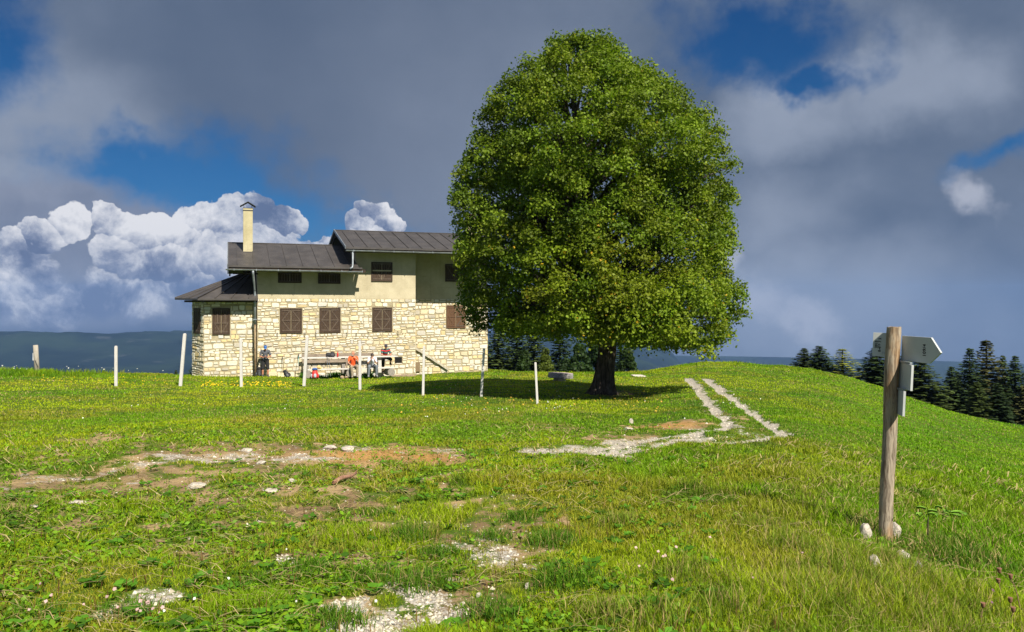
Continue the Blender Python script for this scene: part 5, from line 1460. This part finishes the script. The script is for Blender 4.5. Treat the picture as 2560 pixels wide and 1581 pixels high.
# ------------------------------------------------------------------ the picnic place against the wall
GT = gz(*HW(4, -1.6).xy)     # ground level at the table
def HE(name, s, t, z=None, rz=0): 
    p_ = HW(s, t); return empty(name, (p_.x, p_.y, gz(p_.x, p_.y) if z is None else z), R(TH) + rz)
M_TABLE = m_wood('bleached table planks', (.46, .43, .385), (.62, .59, .54), (.22, .19, .16), axis=(.5, 6, 6)); M_TABLE2 = m_wood('grey brown plank', (.20, .155, .11), (.34, .28, .215), (.08, .06, .04), axis=(.5, 6, 6))
M_LOG = m_wood('grey log', (.20, .18, .15), (.33, .30, .26), (.08, .07, .06), axis=(4, 4, 1))
tabl = s_of(755, -1.6); tabr = s_of(992, -1.6); tz = z_of(870, 893.5, -1.9)
def table():
    gt = GT; r_ = HE('picnic_table', (tabl + tabr) / 2, -1.55, gt); H = tz - gt; L = (tabr - tabl) / 2
    tag(r_, 'long bleached wooden picnic table against the stone wall', 'picnic table')
    b = MB()
    for i in range(4): b.box((-L + .02 * (i % 2), -.36 + i * .185, H - .045), (L - .03 * (i % 3), -.36 + i * .185 + .175, H + .004 * (i % 2)))
    b.build('tabletop', M_TABLE, r_, bevel=.006)
    b = MB().box((-L - .0, -.30, H - .27), (L * .10, -.26, H - .09)); b.build('apron', M_TABLE2, r_, bevel=.005)
    for x in (-L + .25, -L * .15, L * .62): MB().box((x - .09, -.20, -.3), (x + .09, .18, H - .05)).build('leg', M_TABLE if x > 0 else M_LOG, r_, bevel=.01)
    MB().box((-L + .3, -.03, .12), (L * .66, .05, .22)).build('foot_rail', M_TABLE, r_)
    return r_, H
tb, TH_ = table()
def bench(s0, s1, t, zseat, name, label, logs, back=None):
    r_ = HE(name, (s0 + s1) / 2, t, GT); L = (s1 - s0) / 2; H = zseat - GT
    tag(r_, label, 'bench')
    b = MB().box((-L, -.17, H - .055), (L, -.01, H)).box((-L + .03, .01, H - .055), (L - .02, .16, H + .003)); b.build('seat', M_TABLE, r_, bevel=.006)
    for x in logs: MB().tube([(x, -.19, H - .25), (x, .19, H - .25)], .195, 14).build('log_support', M_LOG, r_)
    if back: 
        MB().box((-L - .05, .22, back - GT - .17), (L * .62, .27, back - GT)).build('backrest', M_TABLE2, r_, bevel=.006)
        for x in (-L + .1, 0, L * .55): MB().box((x - .04, .271, -.2), (x + .04, .33, back - GT - .02)).build('post', M_TABLE2, r_)
    return r_
sz = z_of(880, 921, -2.2)
bench(s_of(768, -2.2), s_of(986, -2.2), -2.2, sz, 'bench', 'low front bench of pale planks on log supports, with two people sitting on it', (-2.25, -.1, 2.1))
bench(s_of(757, -.6), s_of(975, -.6), -.72, GT + .46, 'bench', 'rear bench with a high grey backrest behind the table', (-2.2, 0, 2.2), back=z_of(850, 884, -.5))
# plank across the left end
MB().box((0, 0, 0), (.1, .1, .1))
pv = MB(); pv.box((-.9, -.75, -.2), (1.1, .55, .03)); w_ = HW(s_of(1018, -.9), -.9); o = pv.build('stone_paving', simple('reddish paving', (.26, .19, .14), .95, .3, 5, bmp=.01), loc=(w_.x, w_.y, gz(w_.x, w_.y)), bevel=.02); o.rotation_euler = (0, 0, R(TH)); tag(o, kind='structure'); o.name = 'path'
# weeds under the table
def weeds():
    rg = np.random.default_rng(8); n = 5200; s = rg.uniform(tabl - .1, tabr - 1.3, n); t = rg.uniform(-2.0, -.6, n)
    k = vnoise(s * 2.2, t * 2 + 9, 3) > .42; s, t = s[k], t[k]; n = len(s)
    x = P0.x + ex.x * s + ey.x * t; y = P0.y + ex.y * s + ey.y * t
    T = np.array([.05, .14, .008]) * rg.uniform(.6, 1.5, (n, 1)); blades('weeds', x, y, np.hypot(x, y), rg.uniform(.10, .42, n) * (.4 + vnoise(s * 1.8, t, 5)), np.full(n, .035), rg.uniform(.1, .8, n), T, rg)
weeds()

# ------------------------------------------------------------------ bags, poles, bottle
def blobby(parts, name, mat, parent, voxel=.012, smooth=3, loc=None):
    """solids melted into one skin"""
    b = MB()
    for k in parts:
        if k[0] == 'c': _, a, c, ra, rb = k; capsule(b, a, c, ra, rb)
        else: _, c, r_, rot = k; ellipsoid(b, c, r_, rot)
    me = bpy.data.meshes.new(name); me.from_pydata(b.v, [], b.f); ob = bpy.data.objects.new(name, me); col.objects.link(ob)
    md = ob.modifiers.new('r', 'REMESH'); md.mode = 'VOXEL'; md.voxel_size = voxel; md.use_smooth_shade = True
    if smooth: m2 = ob.modifiers.new('s', 'SMOOTH'); m2.factor = .5; m2.iterations = smooth
    dg = bpy.context.evaluated_depsgraph_get(); me2 = bpy.data.meshes.new_from_object(ob.evaluated_get(dg)); bpy.data.objects.remove(ob); bpy.data.meshes.remove(me)
    me2.name = name; me2.materials.clear(); me2.materials.append(mat); me2.polygons.foreach_set('use_smooth', [True] * len(me2.polygons))
    o = bpy.data.objects.new(name, me2)
    if loc is not None: o.location = loc
    return link(o, parent)
def ellipsoid(b, c, r_, rot=None):
    n, m = 16, 10; vs = [Vector((0, 0, 1))]; fs = []
    for i in range(1, m):
        th = math.pi * i / m
        for j in range(n): a = 2 * math.pi * j / n; vs.append(Vector((math.sin(th) * math.cos(a), math.sin(th) * math.sin(a), math.cos(th))))
    vs.append(Vector((0, 0, -1))); e = len(vs) - 1
    for j in range(n): fs.append((0, 1 + j, 1 + (j + 1) % n)); fs.append((e, e - n + (j + 1) % n, e - n + j))
    for i in range(m - 2):
        for j in range(n): a = 1 + i * n; fs.append((a + j, a + n + j, a + n + (j + 1) % n, a + (j + 1) % n))
    Mx = (Euler(rot).to_matrix() if rot else Matrix.Identity(3))
    b.add([Mx @ Vector((v.x * r_[0], v.y * r_[1], v.z * r_[2])) + Vector(c) for v in vs], fs, True)
def capsule(b, a, c, ra, rb):
    a, c = Vector(a), Vector(c); ellipsoid(b, a, (ra,) * 3); ellipsoid(b, c, (rb,) * 3)
    if (c - a).length > 1e-4: b.tube([a, c], [ra, rb], 14)
M_BLACK = simple('black nylon', (.018, .018, .02), .7, .4, 20); M_RED = simple('red fabric', (.55, .03, .025), .6, .2, 20); M_BLUEF = simple('blue fabric', (.02, .075, .26), .7, .3, 20); M_GREYF = simple('light grey fabric', (.38, .42, .47), .7, .25, 20)
def backpack(s, t, z, hgt, label, col1, col2, lid, lie=False, rz=0):
    r_ = HE('backpack', s, t, z, rz); tag(r_, label, 'backpack', 'hikers rucksacks'); k = hgt / .55
    body = blobby([('e', (0, 0, .24 * k), (.15 * k, .11 * k, .25 * k), None), ('e', (0, -.02, .14 * k), (.165 * k, .12 * k, .14 * k), None), ('e', (0, -.09 * k, .2 * k), (.10 * k, .06 * k, .13 * k), None)], 'bag', col1, r_)
    blobby([('e', (0, -.01, .47 * k), (.145 * k, .12 * k, .065 * k), None)], 'lid', lid, r_)
    blobby([('e', (0, -.125 * k, .17 * k), (.075 * k, .035 * k, .11 * k), None)], 'front_pocket', col2, r_)
    for a in (-1, 1):
        blobby([('e', (a * .155 * k, -.01, .14 * k), (.045 * k, .07 * k, .12 * k), None)], 'side_pocket', col2 if a < 0 else col1, r_)
        MB().tube([(a * .08 * k, .11 * k, .44 * k), (a * .1 * k, .17 * k, .32 * k), (a * .1 * k, .13 * k, .08 * k)], .014, 6).build('strap', M_BLACK, r_)
    if lie: r_.rotation_euler = (0, R(lie), R(TH) + rz)
    return r_
backpack(s_of(787, -2.55), -2.55, None, .58, 'red and light blue rucksack with a blue lid standing in the grass before the table', M_RED, M_GREYF, M_BLUEF)
bp = backpack(s_of(722, -1.2), -1.2, None, .48, 'black rucksack slumped on the ground left of the table', M_BLACK, simple('grey trim', (.12, .12, .13), .7), M_BLACK); bp.rotation_euler = (0, R(-32), R(TH))
bp = backpack(s_of(648, -.35), -.42, None, .55, 'dark rucksack standing behind the left leg of the man with the blue cap', M_BLACK, simple('dark grey cloth', (.06, .065, .07), .8), M_BLACK)
bp = backpack(s_of(838, -1.7), -1.62, tz + .10, .50, 'black rucksack lying on the table top', M_BLACK, simple('charcoal cloth', (.05, .05, .055), .8), M_BLACK); bp.rotation_euler = (0, R(-86), R(TH))
def bottle():
    r_ = HE('bottle', s_of(838.5, -1.75) + .12, -1.75, tz + .01); tag(r_, 'red drinking bottle standing on the table beside the black rucksack', 'bottle')
    MB().tube([(0, 0, 0), (0, 0, .19), (0, 0, .225), (0, 0, .235)], [.042, .042, .026, .022], 14).build('flask', simple('red enamel', (.62, .02, .015), .3, .1), r_)
    MB().tube([(0, 0, .236), (0, 0, .275), (0, 0, .30)], [.024, .022, .010], 12).build('cap', simple('red cap', (.45, .015, .015), .4, .1), r_)
bottle()
def hat():
    w_ = HW(s_of(797, -2.35), -2.32); r_ = empty('sun_hat', (w_.x, w_.y, z_of(796, 923, -2.35)), R(TH)); tag(r_, 'straw coloured sun hat hanging behind the red rucksack', 'hat'); m = simple('straw', (.60, .44, .18), .9, .25, 40)
    blobby([('e', (0, 0, .10), (.10, .06, .10), None), ('e', (.02, -.01, .0), (.15, .035, .13), None)], 'crown', m, r_)
    MB().tube([(-.1, -.045, .03), (0, -.07, .03), (.1, -.045, .03)], .012, 6).build('hat_band', simple('brown band', (.2, .12, .05), .8), r_)
hat()
def pole(p0, p1, label, grip=M_BLACK, shaft=None, band=None):
    p0, p1 = Vector(p0), Vector(p1); d = p1 - p0; r_ = empty('trekking_pole', p0); tag(r_, label, 'trekking pole', 'trekking poles leaning about')
    MB().tube([(0, 0, 0), d * .5], [.006, .009], 8).build('lower_shaft', shaft or simple('grey shaft', (.25, .27, .30), .4), r_); MB().tube([d * .5, d * .86], .011, 8).build('upper_shaft', band or simple('blue grey shaft', (.06, .09, .13), .4), r_)
    MB().tube([d * .86, d * .9, d * .97, d], [.015, .019, .021, .014], 10).build('grip', grip, r_); MB().tube([d * .05, d * .055], [.035, .035], 12).build('basket', M_BLACK, r_)
    MB().tube([d, d * .97 + Vector((.03, -.02, -.04)), d * .9 + Vector((.01, -.02, 0))], .006, 5).build('wrist_loop', M_BLACK, r_)
def PW(X_, Y_, t): s = s_of(X_, t); w_ = HW(s, t); return Vector((w_.x, w_.y, CAM_Z - (Y_ - HOR) / F_PX * w_.y))
pole(PW(818.5, 943, -2.45), PW(818, 894, -2.05), 'left one of the two poles leaning on the front of the table')
pole(PW(826.5, 943, -2.45), PW(822, 896, -2.05), 'right one of the two poles leaning on the front of the table')
pole(PW(745, 938, -1.0), PW(747, 884, -.12), 'pole with a turquoise shaft leaning on the wall at the left end of the table', band=simple('turquoise shaft', (.02, .30, .30), .4))
pole(PW(711, 940, -.8), PW(705.5, 893, -.10), 'plain black pole leaning on the wall left of the slumped black rucksack', shaft=M_BLACK, band=M_BLACK)
for i, (X_, Y_, lb) in enumerate(((856, 940, 'curved tan stone under the front bench, left one'), (867, 941, 'curved tan stone beside the shoes of the man in orange'))):
    g = ray_ground(X_, 944); w_ = HW(s_of(X_, -2.25), -2.25); rock((w_.x, w_.y, gz(w_.x, w_.y) + .08), .17, .12, .13, 30 + i, lb, M_ROCKB, group='tan stones under the bench')
# ------------------------------------------------------------------ people
def skin_mat(nm, c): return simple(nm, c, .55, .12, 14)
def person(s, t, z, rz, label, J, cols, extra=None, shorts=False, sleeve=.62, head=(0, 0), hair=None, cap=None):
    """J: joints in the person's own frame, -y is forward"""
    r_ = HW(s, t); V3 = lambda k: Vector(J[k])
    z = gz(r_.x, r_.y) if z is None else z
    P = []
    C_ = lambda a, b_, ra, rb: P.append(('c', a, b_, ra, rb)); E_ = lambda c, r, rot=None: P.append(('e', c, r, rot))
    pel, che, nek, hd = V3('pelvis'), V3('chest'), V3('neck'), V3('head')
    sl_, sr_ = V3('shL'), V3('shR')
    wa = pel.lerp(che, .5)
    C_(pel, wa, .125, .118); C_(wa, che, .118, .13); C_(sl_, sr_, .062, .062); C_(sl_.lerp(che, .3), che, .09, .11); C_(sr_.lerp(che, .3), che, .09, .11); C_(V3('hipL'), V3('hipR'), .105, .105)
    C_(nek - (hd - nek) * .1, nek.lerp(hd, .5), .056, .053)
    # head: skull, face, jaw, nose, ears; hx tilts the chin towards the chest, hz turns it
    rot = Euler((head[0], 0, head[1])); Rm = rot.to_matrix(); H = lambda v: hd + Rm @ Vector(v)
    E_(H((0, .012, .03)), (.078, .098, .088), rot); E_(H((0, -.028, -.03)), (.060, .070, .082), rot); E_(H((0, -.052, -.082)), (.034, .032, .026), rot)
    P.append(('c', H((0, -.098, .005)), H((0, -.112, -.022)), .010, .014)); E_(H((.078, .005, -.012)), (.012, .022, .032), rot); E_(H((-.078, .005, -.012)), (.012, .022, .032), rot)
    E_(H((0, -.092, -.052)), (.024, .012, .006), rot); E_(H((0, -.090, -.064)), (.021, .012, .007), rot)
    for k in 'LR':
        sh, el, wr = V3('sh' + k), V3('el' + k), V3('wr' + k); C_(sh, el, .050, .040); C_(el, wr, .040, .027)
        hp, kn, an, to = V3('hip' + k), V3('kn' + k), V3('an' + k), V3('to' + k); C_(hp, kn, .090, .058); C_(kn, kn.lerp(an, .35), .056, .056); C_(kn.lerp(an, .35), an, .056, .037); C_(an, to, .04, .033)
        # palm, four unequal bent fingers and a thumb from the side of the palm
        d = (V3('ha' + k) - wr).normalized(); nrm = Vector(J.get('pn' + k, (0, -1, .3))).normalized(); nrm = (nrm - d * nrm.dot(d)).normalized(); side = d.cross(nrm)
        if k == 'L': side = -side
        pc_ = wr + d * .052; C_(wr, wr + d * .02, .025, .027)
        for q in (-.026, -.009, .009, .026): C_(wr + d * .025 + side * q * .8, wr + d * .085 + side * q, .014, .0125)
        cu = J.get('curl', .5)
        for q, ln in ((-.028, .062), (-.009, .074), (.010, .070), (.028, .056)):
            a0 = wr + d * .09 + side * q; a1 = a0 + (d * math.cos(cu * .7) + nrm * math.sin(cu * .7)) * ln * .5; a2 = a1 + (d * math.cos(cu * 1.9) + nrm * math.sin(cu * 1.9)) * ln * .5
            C_(a0, a1, .0095, .009); C_(a1, a2, .009, .0075)
        b0 = wr + d * .035 - side * .028; b1 = b0 + (d * .6 - side * .65 + nrm * .3).normalized() * .036; b2 = b1 + (d * .85 - side * .1 + nrm * .5).normalized() * .03; C_(b0, b1, .013, .0105); C_(b1, b2, .0105, .0085)
    body = blobby(P, 'person', cols['skin'], None, voxel=.0085, smooth=2, loc=(r_.x, r_.y, z)); body.rotation_euler = (0, 0, R(TH) + rz)
    tag(body, label, 'person', 'hikers resting by the house')
    # clothes follow the body
    Q = [('c', pel + Vector((0, 0, .03)), wa, .138, .133), ('c', wa, che, .133, .144), ('c', sl_, sr_, .072, .072), ('c', sl_.lerp(che, .3), che, .102, .122), ('c', sr_.lerp(che, .3), che, .102, .122)]
    for k in 'LR': Q.append(('c', V3('sh' + k), V3('sh' + k).lerp(V3('el' + k), sleeve), .064, .060))
    shirt = blobby(Q, 'shirt', cols['shirt'], body, voxel=.011, smooth=3)
    Q = [('c', V3('hipL'), V3('hipR'), .118, .118), ('c', pel, pel + Vector((0, 0, .04)), .132, .128)]
    for k in 'LR':
        hp, kn, an = V3('hip' + k), V3('kn' + k), V3('an' + k)
        if shorts: Q.append(('c', hp, kn + (kn - hp) * .04, .108, .086))
        else: Q += [('c', hp, kn, .106, .076), ('c', kn, an + (kn - an) * .1, .076, .062)]
    blobby(Q, 'trousers' if not shorts else 'shorts', cols['legs'], body, voxel=.011, smooth=3)
    for k in 'LR':
        an, to = V3('an' + k), V3('to' + k); blobby([('c', an + Vector((0, 0, -.01)), to, .052, .046), ('e', (an + to) / 2 + Vector((0, 0, -.03)), (.05, .13, .03), None), ('c', an, an + Vector((0, 0, .05)), .05, .05)], 'shoe', cols['shoe'], body, voxel=.011, smooth=2)
    eye = MB()
    for a in (-1, 1): ellipsoid(eye, H((a * .028, -.088, .008)), (.011, .008, .006), rot)
    for a in (-1, 1): e_ = MB(); ellipsoid(e_, H((a * .028, -.087, .008)), (.011, .009, .0065), rot); e_.build('eye', cols.get('eye', M_IRON), body, fix=False)
    if hair: 
        blobby([('e', H((0, .022, .048)), (.088, .102, .088), rot), ('e', H((0, .05, -.01)), (.084, .075, .075), rot)], 'hair', hair, body, voxel=.01, smooth=1)
    if cap:
        blobby([('e', H((0, .012, .062)), (.089, .106, .072), rot), ('e', H((0, -.105, .052)), (.070, .062, .013), rot)], 'cap', cap, body, voxel=.009, smooth=1)
    if extra: extra(body, H, rot)
    return body
SK1 = skin_mat('tanned skin', (.40, .21, .13)); SK2 = skin_mat('sunburnt skin', (.47, .21, .12)); SK3 = skin_mat('fair skin', (.46, .27, .18))
M_HAIR = simple('dark hair', (.03, .02, .016), .6, .3, 60); M_BOOT = simple('dark boot', (.07, .06, .055), .8, .3, 20); M_GBOOT = simple('grey boot', (.20, .20, .20), .8, .3, 20)
# standing man, head bowed over his phone
J = dict(pelvis=(0, 0, .93), chest=(0, .0, 1.27), neck=(0, -.03, 1.46), head=(0, -.10, 1.585), shL=(.18, .01, 1.39), shR=(-.18, .01, 1.39), hipL=(.09, 0, .90), hipR=(-.09, 0, .90), knL=(.13, -.03, .49), knR=(-.12, -.03, .49), anL=(.14, .0, .09), anR=(-.13, .0, .09), toL=(.16, -.14, .035), toR=(-.15, -.14, .035),
         elL=(.27, -.04, 1.12), elR=(-.27, -.04, 1.12), wrL=(.09, -.24, 1.06), wrR=(-.09, -.24, 1.06), haL=(.02, -.28, 1.10), haR=(-.02, -.28, 1.10), pnL=(0, .3, 1), pnR=(0, .3, 1), curl=.7)
person(s_of(663, -.5), -.5, None, 0, 'standing person in blue cap, dark grey T-shirt and black shorts, head bowed over a phone', J, dict(skin=SK2, shirt=simple('charcoal shirt', (.075, .08, .09), .85, .2, 12), legs=simple('black shorts cloth', (.014, .014, .015), .85, .2), shoe=M_BOOT), shorts=True, sleeve=.75, head=(.75, 0), cap=simple('blue cap cloth', (.02, .11, .34), .7, .2, 20), hair=M_HAIR)
w_ = HW(s_of(663, -.5), -.5); ph = MB().box((-.036, -.07, -.005), (.036, .07, .004)).build('phone', M_IRON, bevel=.003); ph.location = w_ + ey * -.30 + Vector((0, 0, gz(w_.x, w_.y) + 1.125)); ph.rotation_euler = (R(35), 0, R(TH)); tag(ph, 'dark phone held by the standing person in the blue cap', 'phone')
# bald man in orange, hand at his chin
zs = sz - .02; gB = GT
seat = lambda dx=0: dict(pelvis=(0, .03, .56), hipL=(.10, .0, .56), hipR=(-.10, .0, .56))
J = dict(seat(), chest=(0, -.03, .90), neck=(0, -.06, 1.10), head=(-.015, -.10, 1.235), shL=(.185, -.04, 1.03), shR=(-.185, -.03, 1.03), knL=(.17, -.40, .55), knR=(-.15, -.42, .55), anL=(.15, -.36, .09), anR=(-.10, -.40, .09), toL=(.17, -.50, .04), toR=(-.13, -.54, .04),
         elL=(.24, -.26, .80), elR=(-.27, -.14, .76), wrL=(.09, -.27, 1.02), wrR=(-.14, -.36, .64), haL=(.02, -.22, 1.12), haR=(-.12, -.44, .60), pnL=(-.6, .6, .2), pnR=(0, 0, -1), curl=.9)
def beard(body, H, rot):
    blobby([('e', H((0, -.055, -.075)), (.056, .050, .034), rot), ('e', H((0, -.075, -.10)), (.030, .030, .030), rot)], 'beard', simple('grey beard', (.42, .38, .35), .9, .2, 60), body, voxel=.009, smooth=1)
person(s_of(883, -2.2), -2.17, sz - .46, R(0), 'bald bearded person in orange T-shirt and khaki trousers, hand on chin', J, dict(skin=SK2, shirt=simple('orange shirt cloth', (.72, .09, .012), .8, .2, 14), legs=simple('khaki cloth', (.27, .22, .15), .85, .2, 14), shoe=simple('tan boot', (.24, .20, .15), .8)), sleeve=.65, head=(.12, R(-38)), extra=beard)
# hunched person in white
J = dict(seat(), chest=(0, -.15, .86), neck=(-.01, -.24, 1.02), head=(-.02, -.34, 1.11), shL=(.18, -.20, .95), shR=(-.18, -.20, .95), knL=(.20, -.42, .55), knR=(-.19, -.42, .55), anL=(.20, -.36, .09), anR=(-.22, -.38, .09), toL=(.22, -.50, .04), toR=(-.25, -.52, .04),
         elL=(.20, -.40, .72), elR=(-.24, -.38, .74), wrL=(.06, -.47, .93), wrR=(-.09, -.47, .95), haL=(.02, -.46, 1.01), haR=(-.03, -.46, 1.02), pnL=(-1, .3, 0), pnR=(1, .3, 0), curl=.9)
person(s_of(929, -2.2), -2.17, sz - .46, 0, 'dark haired person in white T-shirt and grey trousers, hunched with hands at the mouth', J, dict(skin=SK3, shirt=simple('white shirt cloth', (.66, .68, .74), .85, .12, 14), legs=simple('grey trousers cloth', (.15, .17, .19), .85, .2, 14), shoe=M_GBOOT), sleeve=.7, head=(.62, R(-10)), hair=M_HAIR)
# person leaning on the table from behind, striped shirt
def m_stripes():
    m, nt, p = mat_new('striped shirt cloth'); x, y, z = sepxyz(nt, coord(nt)); ax = x.f('ABSOLUTE')
    v = (z - 1.0) * 10.5 - ax * 2.2; fr = v - v.f('FLOOR'); pr = v * .5; pf = pr - pr.f('FLOOR')
    c = mix(nt, fr.sm(.46, .50), (.015, .015, .018), mix(nt, pf.sm(.49, .51), (.50, .025, .03), (.06, .16, .15))); plug(nt, c, p.inputs['Base Color']); p.inputs['Roughness'].default_value = .85; return m
J = dict(pelvis=(0, .08, .93), chest=(0, -.10, 1.22), neck=(0, -.17, 1.40), head=(0, -.22, 1.52), shL=(.19, -.12, 1.33), shR=(-.19, -.12, 1.33), hipL=(.10, .08, .90), hipR=(-.10, .08, .90), knL=(.30, -.05, .80), knR=(-.11, .03, .48), anL=(.31, .12, .56), anR=(-.11, .08, .09), toL=(.33, .02, .50), toR=(-.12, -.05, .035),
         elL=(.25, -.36, 1.055), elR=(-.25, -.36, 1.055), wrL=(.10, -.50, 1.02), wrR=(-.10, -.50, 1.02), haL=(.02, -.52, 1.03), haR=(-.02, -.52, 1.03), pnL=(0, 0, -1), pnR=(0, 0, -1), curl=.5)
def shades(body, H, rot):
    g = MB(); 
    for a in (-1, 1): ellipsoid(g, H((a * .033, -.094, .008)), (.028, .012, .018), rot)
    g.tube([H((-.078, -.03, .012)), H((-.06, -.088, .012)), H((0, -.103, .012)), H((.06, -.088, .012)), H((.078, -.03, .012))], .005, 5); g.build('sunglasses', M_IRON, body, fix=False)
person(s_of(963, -1.0), -1.0, tz - 1.015, 0, 'person in dark cap, sunglasses and striped shirt leaning on the table from behind', J, dict(skin=SK1, shirt=m_stripes(), legs=simple('black trousers cloth', (.02, .02, .022), .85), shoe=M_BOOT), shorts=True, sleeve=.7, head=(.35, 0), cap=simple('dark cap cloth', (.03, .03, .045), .8), hair=M_HAIR, extra=shades)
